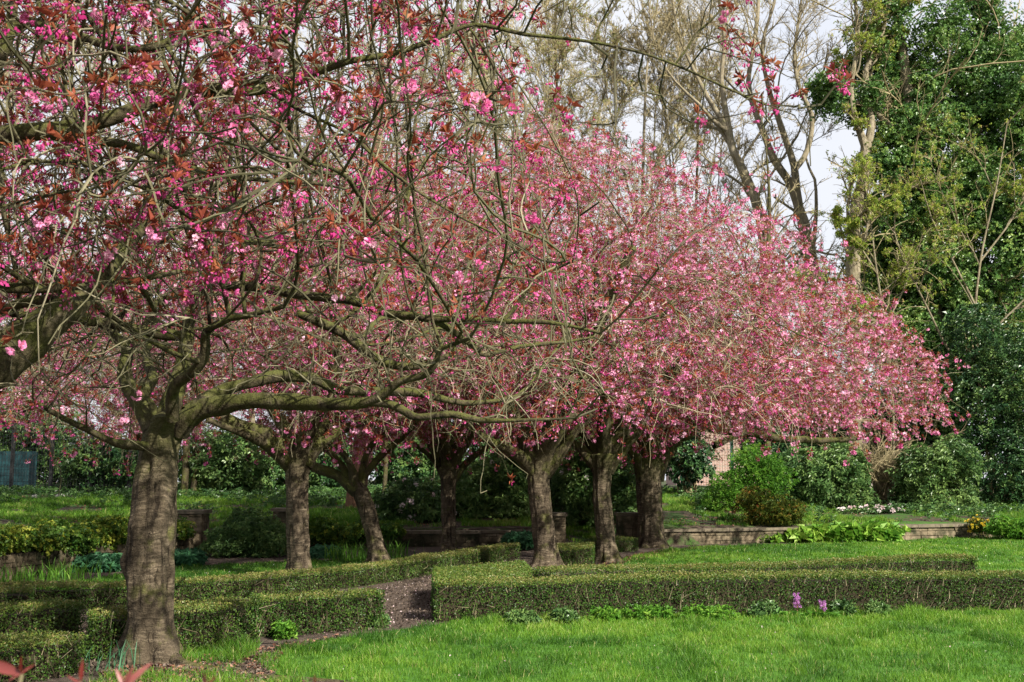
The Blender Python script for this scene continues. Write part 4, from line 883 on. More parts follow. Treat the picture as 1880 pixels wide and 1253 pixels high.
bare_tree("bare tree with three stems fanning up above the right end of the pink crown", 46,
          [[(1500, 880, 0, 48), (1496, 560, 0, 44), (1482, 440, 0, 38), (1466, 380, 0, 30)],
           [(1474, 410, 0, 30), (1462, 370, 0, 26), (1446, 330, 0, 24), (1420, 292, 0, 24), (1405, 252, 0, 20), (1385, 200, .3, 18), (1374, 150, .5, 15), (1386, 70, .8, 13), (1392, -10, 1, 11), (1380, -160, 1, 7)],
           [(1470, 400, 0, 30), (1462, 345, -.2, 26), (1458, 305, -.3, 23), (1444, 262, -.5, 20), (1428, 215, -.7, 18), (1408, 150, -1, 14), (1400, 80, -1.2, 10), (1425, -10, -1.4, 8), (1430, -120, -1.4, 5)],
           [(1458, 312, -.3, 20), (1476, 290, -.1, 17), (1488, 255, 0, 15), (1490, 210, .2, 14), (1470, 168, .3, 12), (1458, 110, .5, 10), (1466, 40, .7, 8), (1480, -60, .8, 6)],
           [(1490, 470, .5, 18), (1498, 400, .8, 12), (1496, 330, 1, 9), (1478, 285, 1.2, 7), (1500, 200, 1.4, 6), (1520, 90, 1.5, 5)]], 301, wf=.62, n2=60, n3=800, n4=6000, n5=14000)
bare_tree("bare leaning tree whose forked stem bends left above the pink crown", 44,
          [[(1420, 880, 0, 40), (1412, 560, 0, 36), (1396, 400, 0, 30), (1366, 318, 0, 26), (1345, 275, 0, 23), (1338, 235, 0, 21)],
           [(1340, 250, 0, 20), (1322, 215, .1, 16), (1300, 180, .2, 13), (1272, 125, .3, 10), (1248, 70, .4, 8), (1235, 0, .5, 6), (1225, -90, .5, 4)],
           [(1336, 240, 0, 15), (1310, 222, -.2, 11), (1282, 190, -.3, 9), (1240, 150, -.4, 7), (1205, 90, -.5, 5), (1190, 0, -.5, 4)],
           [(1345, 275, .1, 14), (1320, 238, .3, 9), (1290, 232, .5, 7), (1265, 210, .6, 5)],
           [(1338, 235, 0, 18), (1325, 150, .3, 13), (1330, 70, .5, 10), (1318, -20, .6, 8), (1320, -120, .6, 5)]], 302, wf=.66, n2=50, n3=700, n4=5000, n5=11000)
bare_tree("bare tree with a mossy fork in front of the ivy-clad tree", 40,
          [[(1572, 880, 0, 34), (1568, 600, 0, 32), (1568, 420, 0, 29), (1585, 330, 0, 25), (1590, 268, 0, 24)],
           [(1590, 272, 0, 20), (1578, 240, -.1, 17), (1566, 205, -.2, 15), (1562, 150, -.2, 13), (1575, 90, -.2, 10), (1570, 0, -.2, 8), (1550, -90, -.2, 6)],
           [(1590, 275, 0, 20), (1600, 230, .1, 18), (1592, 170, .2, 14), (1590, 130, .2, 13), (1620, 60, .3, 9), (1640, -30, .3, 7)]], 303, wf=.85, n2=34, n3=400, n4=3000, n5=7000, bud=4500, budsize=.08)
k = 310
for px, Y, w, top, lb in [(1265, 52, 26, -250, "bare twiggy tree rising just left of the leaning stem"), (1170, 50, 30, -300, "straw-coloured bare tree behind the middle of the pink crowns"), (1060, 54, 32, -350, "dense straw-twigged tree behind the top centre"),
                          (950, 49, 30, -300, "bare straw-twigged tree behind the upper crowns, left of centre top"), (820, 53, 30, -300, "bare tree half hidden by the upper pink branches"), (660, 51, 34, -300, "bare tree hidden behind the dense upper left crowns"),
                          (470, 53, 30, -300, "bare tree behind the left crowns, seen only in gaps"), (250, 50, 30, -300, "bare tree behind the heavy upper left limbs"), (60, 52, 30, -300, "bare tree behind the far left twigs")]:
    rr = np.random.default_rng(k); j = lambda s: rr.uniform(-s, s)
    fk = 560 + j(60); w *= .34; limbs = [[(px, 880, 0, w * 1.3), (px + j(12), 640, 0, w), (px + j(20), fk, 0, w * .75), (px + j(40), 150, j(1), w * .45), (px + j(60), -60, j(1), w * .3), (px + j(70), top, j(2), w * .12)]]
    for q in range(4):
        s = (-1) ** q; limbs.append([(px + j(6), fk + 60 - q * 55, 0, w * .5), (px + s * (25 + j(8)), fk - 50 - q * 60, j(1.5), w * .36), (px + s * (50 + j(20)), fk - 220 - q * 60, j(2), w * .24), (px + s * (65 + j(35)), fk - 420 - q * 50, j(2.5), w * .12)])
    bare_tree(lb, Y, limbs, k, n2=44, n3=700, n4=8000, n5=30000 if 850 < px else 7000, up=.3, tv=(.5, 1.0) if 850 < px < 1200 else (.3, .9), lf=.46, bud=4500 if 850 < px < 1240 else 0, budsize=.045, minr=.011 if 850 < px else .008); k += 1
# rust-brown trunk behind the leaning cherry, and thin trunks farther left
bare_tree("rust-brown trunk standing behind the leaning cherry", 33, [[(650, 975, 0, 36), (655, 900, 0, 36), (672, 780, 0, 36), (680, 600, 0, 32), (690, 350, 0, 24), (700, 100, 0, 12)], [(672, 820, 0, 24), (640, 700, .3, 18), (600, 560, .5, 12), (570, 400, .6, 7)]], 330, n2=20, n3=160, n4=1000, mat='redbark', name="conifer_trunk", grp="background trunks")
for px, Y, w, lb in [(338, 37, 13, "thin pale trunk beside the nearest trunk, left one of a close pair"), (355, 37.4, 12, "thin pale trunk of a close pair in the shade, the slightly slimmer one"), (705, 37, 8, "thin grey trunk right of the rust-brown trunk"), (1405, 39, 13, "thin dark trunk behind the reddish shrub")]:
    bare_tree(lb, Y, [[(px, 900, 0, w), (px + 4, 800, 0, w), (px - 6, 600, .2, w * .8), (px + 8, 400, .3, w * .5), (px, 250, .3, w * .2)]], k, n2=14, n3=80, n4=500, mat='limb', name="thin_tree", grp="background trunks"); k += 1

# ------------------------------------------------------------------ shrubs, ivy, evergreens
def lobes_pts(lobes, n, rng, shell=.55, rough=.3, gap=0.0, gfreq=1.6, seed=0, floor=None):
    C = np.array([l[0] for l in lobes], float); R = np.array([l[1] for l in lobes], float); w = (R[:, 0] * R[:, 2]); w /= w.sum()
    i = rng.choice(len(C), int(n * 1.6), p=w); d = rdir(len(i), rng); rr = (1 - shell * rng.random(len(i)) ** 1.7) * (1 + rough * 2 * (fbm(d * 2.3 + i[:, None] * 3.1, seed) - .5))
    p = C[i] + d * R[i] * rr[:, None]; k = np.ones(len(p), bool)
    if gap: k &= fbm(p * gfreq, seed + 7) > gap
    if floor is not None: k &= p[:, 2] > floor
    return p[k][:n], d[k][:n]
W_RH = [leaves_tpl(400 + i, 7, .15, .048, -.35, .55) for i in range(3)]
W_LA = [leaves_tpl(410 + i, 5, .11, .05, -.4, .8) for i in range(3)]
W_IV = [leaves_tpl(420 + i, 4, .10, .085, -.6, .6) for i in range(3)]
W_SM = [leaves_tpl(430 + i, 6, .055, .024, -.4, 1.0) for i in range(3)]
W_BIG = [leaves_tpl(440 + i, 6, .20, .13, .1, .9) for i in range(3)]
def flower_ball(seed):
    r = np.random.default_rng(seed); t = Tpl()
    for q in range(14):
        d = r.normal(size=3); d[2] = abs(d[2]); d /= np.linalg.norm(d); t.petal(d * .03, d + r.normal(0, .4, 3), np.cross(d, (.3, .8, .1)), .05, .05, r.uniform(-.2, .2))
    return t.arr()
FB = flower_ball(5)
def shrub(name, label, cat, base, lobes, n, tpl, mat, seed, size=1.0, flowers=0, fmat='pink', fsize=1.0, stems=14, grp=None, gap=0.0, shell=.55, v=(.45, .2), floor=None, fz=None, rough=.46, stemr=.02, gfreq=1.6):
    rng = np.random.default_rng(seed); root = thing(name, label, cat, base, grp)
    p, d = lobes_pts(lobes, n, rng, shell, rough, gap, gfreq, seed, floor if floor is not None else base[2] + .03)
    g = Geo(); kd = rng.integers(0, 3, len(p)); z = unit(d * .8 + [0, 0, .7] + rng.normal(0, .3, (len(p), 3)))
    lump = fbm(p * 1.3, seed + 3) - .5
    for i in range(3):
        k = kd == i; tile(g, tpl[i], p[k], z[k], rng.uniform(.7, 1.25, k.sum()) * size, v[0] + 1.0 * lump[k] + rng.normal(0, v[1], k.sum()), rng, .08)
    g.build("foliage", M[mat], root)
    C = np.array([l[0] for l in lobes]); S_ = []
    for q in range(stems):
        c = C[rng.integers(0, len(C))]; b = np.array(base) + [rng.normal(0, .12), rng.normal(0, .12), -.05]; b[:2] += .5 * (c[:2] - b[:2]) * rng.random()
        S_.append(np.stack([b, b + (c - b) * .5 + rng.normal(0, .1, 3), c + rng.normal(0, .2, 3)]))
    if S_:
        g = Geo(); P = np.concatenate([spline(s, 10)[:9] if False else np.array([s[0], s[1], s[2]]) for s in S_]); tubes(g, P, np.tile([stemr, stemr * .7, stemr * .35], len(S_)), [3] * len(S_), 5, .4); g.build("stems", M['bartwig'], root)
    if flowers:
        k = rng.choice(len(p), flowers); pp = p[k] + d[k] * .08
        if fz is not None: pp = pp[pp[:, 2] < fz]
        for q in range(len(pp)):
            g = Geo(); tile(g, FB, pp[q:q + 1], unit(d[k][q:q + 1] + [0, 0, .5]), rng.uniform(.7, 1.2, 1) * fsize, .6 + rng.normal(0, .2, 1), rng, .1); g.build("flower_head", M[fmat], root)
    return root
def pxlobes(Y, items):
    """(px, py, half-width px, half-height px, depth m) -> lobes"""
    s = Y / F; return [((at(px, py, Y + (0 if len(r) < 2 else r[1]))), (hw * s, r[0], hh * s)) for px, py, hw, hh, *r in items]
def base_of(px, Y): x = (px - 940) / F * Y; return (x, Y, ground_z(x, Y))
RH = "rhododendrons on the bank"
shrub("rhododendron", "white-flowered rhododendron left of the slim banded trunk", "shrub", base_of(750, 30), pxlobes(30, [(745, 930, 50, 45, .8), (785, 950, 40, 45, .8), (720, 950, 35, 40, .8)]), 1500, W_RH, 'rhodo', 501, flowers=70, grp=RH, v=(.4, .2))
shrub("rhododendron", "dark rhododendron filling the gap right of the slim banded trunk", "shrub", base_of(900, 31), pxlobes(31, [(800, 930, 40, 45, .8), (880, 910, 60, 65, 1), (930, 890, 50, 70, 1), (860, 950, 45, 40, 1), (940, 950, 50, 40, 1)]), 2600, W_RH, 'rhodo', 502, flowers=12, grp=RH, v=(.62, .2))
shrub("rhododendron", "tall glossy rhododendron between the thick trunk and the twin-stemmed trunk", "shrub", base_of(1085, 31.5), pxlobes(31.5, [(1060, 890, 55, 60, 1), (1120, 900, 60, 70, 1), (1050, 950, 45, 40, .8), (1140, 950, 50, 45, .8), (1080, 850, 50, 40, 1)]), 3400, W_RH, 'rhodo', 503, flowers=40, grp=RH, v=(.55, .22))
shrub("rhododendron", "rounded rhododendron bank below the long low cherry limb", "shrub", base_of(1510, 36), pxlobes(36, [(1480, 880, 70, 60, 1.2), (1545, 880, 55, 65, 1.2), (1440, 920, 50, 40, 1), (1520, 930, 60, 35, 1), (1570, 930, 40, 35, 1)]), 3600, W_RH, 'rhodo', 504, flowers=14, fz=2.0, grp=RH, v=(.5, .2))
shrub("rhododendron", "light green rhododendron right of the leafless brown shrub", "shrub", base_of(1710, 36), pxlobes(36, [(1700, 870, 55, 50, 1.2), (1745, 850, 45, 45, 1.2), (1700, 920, 55, 40, 1.2), (1750, 920, 40, 40, 1)]), 3000, W_RH, 'rhodo', 505, flowers=12, fz=2.2, grp=RH, v=(.55, .2))
shrub("rhododendron", "low pink-flowered rhododendron on the wall top in front of the brown shrub", "shrub", base_of(1610, 34), pxlobes(34, [(1610, 950, 50, 16, .6), (1560, 952, 40, 14, .6)]), 500, W_RH, 'rhodo', 506, flowers=24, grp=RH)
# leafless brown twig shrub
rng = np.random.default_rng(77); bx_ = np.array(base_of(1615, 37)); root = thing("twig_shrub", "leafless brown twiggy shrub between two rhododendrons", "shrub", bx_)
st = np.stack([np.tile(bx_, (46, 1)) + rng.normal(0, .25, (46, 3)) * [1, 1, 0], bx_ + rng.normal(0, .6, (46, 3)) * [1, .8, .2] + [0, 0, 1.0], bx_ + rng.normal(0, 1.0, (46, 3)) * [1, .8, .3] + [0, 0, 2.0]], 1)
rs = np.tile([.03, .02, .01], (46, 1)); g = Geo(); tubes(g, st.reshape(-1, 3), rs.ravel(), [3] * 46, 5, .3); p2, r2 = grow(st, rs, 420, rng, .2, 1, .6, .5, .1, m=6, minr=.008); tubes(g, p2.reshape(-1, 3), r2.ravel(), [6] * 420, 3, rng.uniform(.1, .7, 420))
g.build("stems", M['bartwig'], root)
# dark evergreens making the woodland edge
EV = "dark evergreens along the woodland edge"
shrub("evergreen_tree", "dark glossy evergreen at the right edge, below the ivy-clad tree", "tree", base_of(1830, 38), pxlobes(38, [(1830, 860, 80, 90, 1.8), (1800, 740, 75, 90, 1.8), (1870, 700, 80, 110, 1.8), (1900, 860, 70, 90, 1.8), (1790, 620, 50, 70, 1.5)]), 6500, W_LA, 'laurel', 511, size=1.25, grp=EV, v=(.5, .22), stems=20, stemr=.06)
shrub("evergreen_tree", "dark ivy-smothered evergreen right of the twin-stemmed trunk", "tree", base_of(1262, 39), pxlobes(39, [(1255, 830, 45, 55, 1.2), (1285, 850, 30, 35, 1), (1240, 770, 60, 60, 1.4)]), 2200, W_IV, 'laurel', 512, size=1.1, grp=EV, v=(.3, .2), stemr=.05)
shrub("evergreen_tree", "evergreen shrub behind the brick building corner and reddish shrub", "shrub", base_of(1420, 40), pxlobes(40, [(1420, 830, 40, 60, 1.2), (1385, 825, 25, 60, 1)]), 1600, W_LA, 'laurel', 513, size=1.2, grp=EV, v=(.3, .2))
for q, (px, Y, hw, py, hh, lb) in enumerate([(60, 41, 90, 800, 95, "dark laurel behind the teal hoarding at the far left"), (200, 39, 75, 850, 55, "dark laurel left of the nearest trunk"), (420, 38.5, 95, 845, 55, "laurel with yellowish tips right of the nearest trunk"), (580, 40, 80, 840, 70, "dark laurel behind the second trunk"),
                                         (760, 41, 90, 830, 80, "dark laurel behind the slim banded trunk"), (950, 42, 110, 820, 90, "dark laurel behind the thick middle trunk"), (1130, 42, 90, 820, 90, "dark laurel behind the slim dark trunk"), (1610, 42, 130, 800, 120, "tall dark laurel behind the leafless brown shrub"), (1490, 43, 70, 810, 90, "dark laurel above the rounded rhododendron bank")]):
    shrub("laurel", lb, "shrub", base_of(px, Y), pxlobes(Y, [(px - hw * .45, py, hw * .6, hh, 1.4), (px + hw * .45, py + 10, hw * .6, hh * .9, 1.4), (px, py + hh * .5, hw * .8, hh * .6, 1.2), (px, py - hh * .3, hw * .5, hh * .8, 1.2)]), 4200, W_LA, 'laurel' if q != 2 else 'rhodo', 520 + q, size=1.35, grp=EV, v=(.6 if q != 2 else .55, .22), shell=.8)
# low dark ground cover under the woodland edge
rng = np.random.default_rng(91); n = 16000; x = rng.uniform(-22, 24, n); y = rng.uniform(29.5, 41, n); k = (fbm(np.column_stack([x * .6, y * .6, x * 0]), 91) + (y - np.where(x < -3, 35.0, 36.0)) * .055 > .47) & (np.abs(x) < y * .55); x, y = x[k], y[k]
g = Geo(); tile(g, W_LA[1], np.column_stack([x, y, bz(x, y) + rng.uniform(0, .22, len(x))]), unit(rdir(len(x), rng) * .5 + [0, 0, 1]), rng.uniform(.6, 1.3, len(x)), .28 + rng.normal(0, .2, len(x)), rng, .1)
tag(g.build("undergrowth", M['rhodo']), "low dark leafy ground cover along the top of the bank", "undergrowth", kind="stuff")
# other planting
shrub("mixed_shrub", "reddish and yellow-green airy shrub leaning over the low wall", "shrub", base_of(1410, 29.8), pxlobes(29.8, [(1405, 935, 60, 42, .7), (1440, 945, 38, 36, .6), (1370, 950, 35, 36, .6), (1400, 975, 45, 22, .5)]), 3000, W_SM, 'olive', 540, gap=.40, size=1.1, v=(.42, .2), stems=40, stemr=.012)
shrub("bramble", "fresh green bramble thicket on the bank left of the reddish shrub", "shrub", base_of(1330, 34), pxlobes(34, [(1340, 930, 55, 40, 1), (1385, 870, 45, 55, 1), (1335, 895, 32, 26, .8), (1310, 950, 40, 22, 1), (1420, 880, 40, 40, 1)]), 3000, W_SM, 'lime', 541, size=1.3, gap=.36, v=(.35, .2), stemr=.01)
shrub("mounded_shrub", "dark green mounded shrub between the nearest and second trunks", "shrub", base_of(455, 24.2), pxlobes(24.2, [(460, 985, 50, 45, .8), (495, 1000, 40, 34, .7), (420, 1005, 45, 30, .7)]), 3600, W_SM, 'rhodo', 542, size=1.25, v=(.62, .22), gap=.3, stems=30, stemr=.01)
shrub("leafy_plant", "broad light green leaves with pink spikes along the foot of the coped wall", "plant", base_of(1545, 29.4), pxlobes(29.4, [(1480, 988, 45, 12, .35), (1540, 985, 50, 14, .35), (1610, 982, 45, 14, .35), (1400, 993, 40, 8, .3)]), 900, W_BIG, 'lime', 543, flowers=26, fmat='pink', fsize=.45, v=(.62, .2), stems=0)
shrub("green_mound", "fresh green leafy mound in front of the wall at the right edge", "plant", base_of(1852, 30.5), pxlobes(30.5, [(1850, 970, 35, 18, .5), (1890, 972, 30, 16, .5)]), 900, W_SM, 'lime', 544, size=1.6, v=(.4, .2), stems=6, stemr=.008)
shrub("yellow_flower_clump", "small clump of yellow flowers on the wall beside the green mound", "plant", base_of(1797, 30.9), pxlobes(30.9, [(1797, 966, 16, 13, .3)]), 260, W_SM, 'olive', 545, size=1.2, flowers=60, fmat='yellow', fsize=.5, stems=5, stemr=.008)
for q, (px, py, Y, hw, hh, lb) in enumerate([(185, 1040, 20.4, 45, 16, "blue-green leafy perennial left of the nearest trunk, under the ivy wall"), (338, 1030, 21.6, 26, 13, "blue-green leafy perennial right of the nearest trunk"), (595, 1022, 23.8, 25, 12, "low leafy perennial between the second trunk and the leaning trunk"), (955, 992, 26.3, 30, 9, "strappy perennial left of the thick trunk, under the low wall")]):
    shrub("perennial", lb, "plant", base_of(px, Y), pxlobes(Y, [(px - hw * .4, py, hw * .6, hh, .4), (px + hw * .4, py, hw * .6, hh, .4)]), 420, W_RH, 'bluegreen', 550 + q, v=(.5, .2), stems=0, grp="leafy perennials at the wall foot")
# ivy on the walls
def wall_ivy(label, pts, zc, hz, th, n, seed, mat='yellowgreen', v=(.5, .25)):
    rng = np.random.default_rng(seed); P = np.array(pts, float); lob = []
    S = spline(P, .45)
    for q in S: lob.append(((q[0] + rng.normal(0, .05), q[1], zc + rng.normal(0, .05)), (.42, th, hz * rng.uniform(.75, 1.2))))
    shrub("ivy_mantle", label, "ivy", (*P.mean(0), 0.0), lob, n, W_IV, mat, seed, size=.62, v=v, stems=0, floor=.12, grp="ivy draped over the walls")
wall_ivy("yellow-green ivy mantle over the stone wall at the left edge", [WA[0], WA[1], WA[2]], .62, .26, .34, 6000, 560)
wall_ivy("thinner ivy mantle on the wall end behind the nearest trunk", [WA[2] + [0, .2], WA[3] - [0.05, .7]], .58, .2, .3, 1400, 561, v=(.4, .25))
wall_ivy("bright ivy mound on the low wall between second and leaning trunks", [(-4.9, 26.6), (-3.9, 26.9), (-2.9, 27.0)], .42, .26, .4, 2600, 562, v=(.42, .22))
# spiky leaf clumps
def clump(label, px, py, n, h, w, seed, mat='lime', spread=.25, name="daffodil_clump", v=.4, flower=None, Y=None):
    rng = np.random.default_rng(seed); b = gr(px, py); root = thing(name, label, "plant", (b[0], b[1], 0), "strap-leaved clumps")
    g = Geo(); x = b[0] + rng.normal(0, spread, n); y = b[1] + rng.normal(0, spread * .5, n)
    blades(g, x, y, np.zeros(n), rng.uniform(.6, 1.2, n) * h, np.full(n, w), rng, np.clip(v + rng.normal(0, .2, n), 0, 1), .7); g.build("leaves", M[mat], root); return root
clump("tall narrow leaf clump at the foot of the nearest trunk", 205, 1232, 24, .24, .012, 570, 'bluegreen', .13, v=.5)
for q, (px, py, lb) in enumerate([(20, 1076, "daffodil leaves at the left edge, below the ivy wall"), (75, 1070, "daffodil leaves below the ivy wall, second clump in from the left edge"), (130, 1062, "daffodil leaves just left of the blue-green perennial"), (630, 1030, "daffodil leaves left of the leaning trunk's foot"), (668, 1028, "daffodil leaves touching the leaning trunk's foot"), (722, 1024, "daffodil leaves right of the leaning trunk's foot")]):
    clump(lb, px, py, 80, .30 if px < 200 else .36, .02, 571 + q, 'lime', .34 if px < 200 else .2, v=.35)
# weeds and flowers along the foot of the long hedge
rng = np.random.default_rng(88)
for q, (px, py, hw, lb) in enumerate([(960, 1150, 30, "pale leafy weed at the foot of the long hedge, left end"), (1110, 1143, 26, "leafy weed at the hedge foot, right of the pale weed"), (1190, 1139, 50, "bright green weed mat at the hedge foot, under its middle"), (1300, 1138, 50, "green weed mat right of the bright one, well left of the purple flowers"), (1612, 1132, 22, "grey-green weed right of the purple flowers"), (1405, 1133, 30, "low weed patch just left of the purple flowers"), (1548, 1131, 26, "small weed patch just right of the purple flowers"), (1035, 1146, 24, "weed tuft between the pale weed and the bright mat"), (520, 1172, 22, "dark leafy weed at the foot of the dark-faced hedge"), (690, 1152, 22, "weed at the corner of the hedge beside the path")]):
    b = gr(px, py); Y = b[1]; shrub("hedge_weed", lb, "plant", (b[0], Y, 0), [((b[0] + o * hw / F * Y, Y + rng.normal(0, .05), .05), (hw * .5 / F * Y, .12, .10)) for o in (-.5, 0, .5)], 130, W_SM, 'lime' if q in (1, 2, 3, 8) else 'rhodo', 580 + q, size=.9, v=(.45, .2), stems=0, floor=.0, grp="weeds along the hedge feet")
for q, (px, py, lb, lv) in enumerate([(1463, 1135, "purple flower spike by the long hedge, the left and taller one", 0), (1511, 1137, "purple flower spike rising from broad leaves by the long hedge", 1)]):
    b = gr(px, py); root = thing("purple_flower", lb, "flower", (b[0], b[1], 0), "purple flowers by the hedge"); g = Geo(); hgt = .24 if q == 0 else .19
    tubes(g, np.array([b, b + [.01, 0, hgt * .6], b + [0, 0, hgt]]), [.006, .005, .004], [3], 5, .5); g.build("stem", M['deadleaf'], root)
    g = Geo(); n = 26; p = b + np.column_stack([rng.normal(0, .022, n), rng.normal(0, .022, n), rng.uniform(hgt * .55, hgt + .03, n)]); tile(g, FB, p, rdir(n, rng), rng.uniform(.22, .34, n), .5, rng, .3); g.build("bloom", M['purple'], root)
    g = Geo(); n = 10 if lv else 4; p = b + np.column_stack([rng.normal(-.03, .10, n), rng.normal(0, .04, n), np.full(n, .02)]); tile(g, W_BIG[0], p, unit(rdir(n, rng) * .4 + [0, 0, 1]), np.full(n, .48), .3, rng, .15); g.build("leaves", M['lime'], root)

# ------------------------------------------------------------------ the ivy-clad tree
def ivy_tree():
    Y = 41.0; rng = np.random.default_rng(600)
    root = thing("ivy_clad_tree", "huge tree smothered in dark ivy filling the right side", "tree", base_of(1700, Y))
    axes = [[(1720, 900, 0, 70), (1715, 600, 0, 60), (1690, 350, 0, 48), (1660, 120, 0, 36), (1640, -40, 0, 26), (1630, -200, 0, 14)],
            [(1715, 560, 0, 40), (1770, 380, .5, 34), (1800, 180, .8, 28), (1800, -20, 1, 20), (1795, -200, 1, 10)],
            [(1690, 330, 0, 30), (1640, 240, -.5, 24), (1590, 195, -.8, 18), (1540, 180, -1, 12), (1500, 160, -1, 6)],
            [(1770, 380, .5, 30), (1850, 300, 1.2, 22), (1900, 150, 1.6, 16), (1920, 0, 1.8, 12)],
            [(1715, 600, 0, 34), (1790, 560, -.4, 26), (1860, 480, -.8, 20), (1920, 420, -1, 14)],
            [(1712, 640, .3, 26), (1660, 560, 1, 20), (1620, 470, 1.4, 14), (1600, 400, 1.6, 8)]]
    L = [spline(limb_pts(a, Y) * np.array([1, 1, 1, .55]), .5) for a in axes]
    L[0][0, 2] = 0.5
    g = Geo(); tubes(g, L[0][:, :3], L[0][:, 3], [len(L[0])], 12, wob=.1); g.build("trunk", M['greybark'], root, smooth=True)
    for l in L[1:]:
        g = Geo(); tubes(g, l[:, :3], l[:, 3], [len(l)], 10, wob=.1); g.build("limb", M['greybark'], root, smooth=True)
    lob = []
    for ai, l in enumerate(L):
        for q in l[::2]:
            R = (1.15 if ai < 2 else .85) * rng.uniform(.65, 1.3) * np.clip(1.25 - .035 * max(q[2] - 8, 0), .55, 1.2); 
            if ai == 2: R *= np.clip(1.15 - .06 * (4.5 - (q[0] - at(1500, 160, Y)[0])), .5, 1.1)
            lob.append((q[:3] + rng.normal(0, .3, 3), (R, R * 1.1, R * 1.05)))
    for px, py, r in [(1640, 400, 1.2), (1620, 300, .9), (1720, 250, 1.4), (1850, 80, 1.3), (1730, 60, 1.2), (1600, 160, .8), (1620, 100, .8), (1690, 470, 1.4), (1830, 400, 1.3), (1870, 560, 1.5), (1760, 520, 1.4), (1800, 660, 1.6), (1680, 620, 1.1), (1700, 760, 1.2), (1560, 125, .6), (1575, 205, .7), (1640, 180, 1.0), (1860, 250, 1.5), (1880, 400, 1.5), (1780, 330, 1.4), (1870, 170, 1.4), (1800, 150, 1.4), (1700, 380, 1.5), (1650, 540, 1.3), (1850, 680, 1.5), (1720, 160, 1.3), (1680, 300, 1.2), (1610, 480, 1.0), (1640, 620, 1.2), (1600, 560, .9), (1740, 600, 1.3), (1880, 620, 1.4)]:
        lob.append((at(px, py, Y + rng.uniform(-1, 1.5)), (r, r, r)))
    p, d = lobes_pts(lob, 95000, rng, .95, .5, .36, 1.1, 600, 0.8); g = Geo(); kd = rng.integers(0, 3, len(p)); lump = fbm(p * .8, 9) - .5
    for i in range(3):
        k = kd == i; tile(g, W_IV[i], p[k], unit(d[k] + [0, 0, .5] + rng.normal(0, .4, (k.sum(), 3))), rng.uniform(.8, 1.4, k.sum()) * .95, .46 + 1.1 * lump[k] + rng.normal(0, .16, k.sum()), rng, .08)
    g.build("ivy", M['ivy'], root)
    rs = np.stack([resample(l, 14) for l in L]); p3, r3 = grow(rs[:, :, :3], rs[:, :, 3], 150, rng, .3, 1, .8, .34, .2, m=8, rfac=.3, minr=.014); r3 = np.minimum(r3, .028)
    p4, r4 = grow(p3, r3, 900, rng, .2, 1, .6, .5, .15, m=6, minr=.009); p5, r5 = grow(p4, r4, 3000, rng, .2, 1, .6, .55, .1, m=4, minr=.007)
    g = Geo(); tubes(g, p3.reshape(-1, 3), r3.ravel(), [8] * 150, 5, .5); tubes(g, p4.reshape(-1, 3), r4.ravel(), [6] * 900, 3, rng.uniform(.3, 1, 900)); tubes(g, p5.reshape(-1, 3), r5.ravel(), [4] * 3000, 3, rng.uniform(.3, 1, 3000)); g.build("twigs", M['bartwig'], root)
ivy_tree()
# a budding tree in front of it: thin tan twigs with new yellow-green leaves
bare_tree("budding tree with tan twigs and new yellow-green leaves in front of the ivy", 38.9,
          [[(1820, 930, 0, 12), (1815, 760, 0, 11), (1790, 620, 0, 10), (1800, 480, 0, 8), (1830, 340, 0, 6), (1850, 220, 0, 4)],
           [(1786, 700, 0, 9), (1740, 640, -.3, 8), (1700, 560, -.5, 7), (1660, 480, -.6, 5), (1640, 420, -.7, 3)], [(1785, 660, 0, 9), (1830, 600, -.4, 8), (1890, 540, -.6, 6), (1940, 470, -.7, 4)],
           [(1790, 560, 0, 9), (1750, 480, .2, 7), (1710, 400, .3, 5), (1690, 330, .3, 3)], [(1800, 480, 0, 8), (1860, 400, .2, 6), (1900, 320, .3, 4)], [(1787, 740, 0, 8), (1750, 710, -.5, 7), (1720, 690, -.8, 4)], [(1787, 740, 0, 8), (1840, 700, -.5, 7), (1880, 690, -.8, 4)]],
          640, wf=.5, n2=40, n3=300, n4=1400, n5=3500, up=.06, lf=.62, bud=5500, budsize=.065, name="budding_tree", grp="budding trees on the right", minr=.006)
bare_tree("slender budding tree beside the ivy-clad tree, above the pink crown's right end", 38.5,
          [[(1640, 930, 0, 11), (1640, 760, 0, 10), (1628, 620, 0, 9), (1610, 500, 0, 7), (1600, 420, 0, 5), (1590, 350, 0, 3)], [(1632, 660, 0, 8), (1590, 580, -.3, 6), (1550, 520, -.4, 4)], [(1625, 600, 0, 8), (1660, 530, .2, 6), (1690, 450, .3, 4)], [(1610, 500, 0, 7), (1570, 440, .3, 5), (1540, 400, .4, 3)]],
          641, wf=.5, n2=24, n3=200, n4=900, n5=2400, up=.06, lf=.55, bud=3800, budsize=.065, name="budding_tree", grp="budding trees on the right", minr=.006)

# ------------------------------------------------------------------ built things behind the trees
def brick_mat():
    m, n, out = mat_new("pink_brick"); g = node(n, "ShaderNodeTexCoord"); mp = node(n, "ShaderNodeMapping"); mp.inputs["Rotation"].default_value = (math.radians(90), 0, 0); n.links.new(g.outputs["Object"], mp.inputs["Vector"])
    b = node(n, "ShaderNodeTexBrick", Scale=1.0); b.inputs["Brick Width"].default_value = .225; b.inputs["Row Height"].default_value = .075; b.inputs["Mortar Size"].default_value = .008
    b.inputs["Color1"].default_value = (.27, .145, .11, 1); b.inputs["Color2"].default_value = (.32, .20, .155, 1); b.inputs["Mortar"].default_value = (.42, .38, .33, 1)
    n.links.new(mp.outputs[0], b.inputs["Vector"]); p = node(n, "ShaderNodeBsdfPrincipled", Roughness=.85); n.links.new(b.outputs["Color"], p.inputs["Base Color"]); n.links.new(p.outputs[0], out.inputs["Surface"]); return m
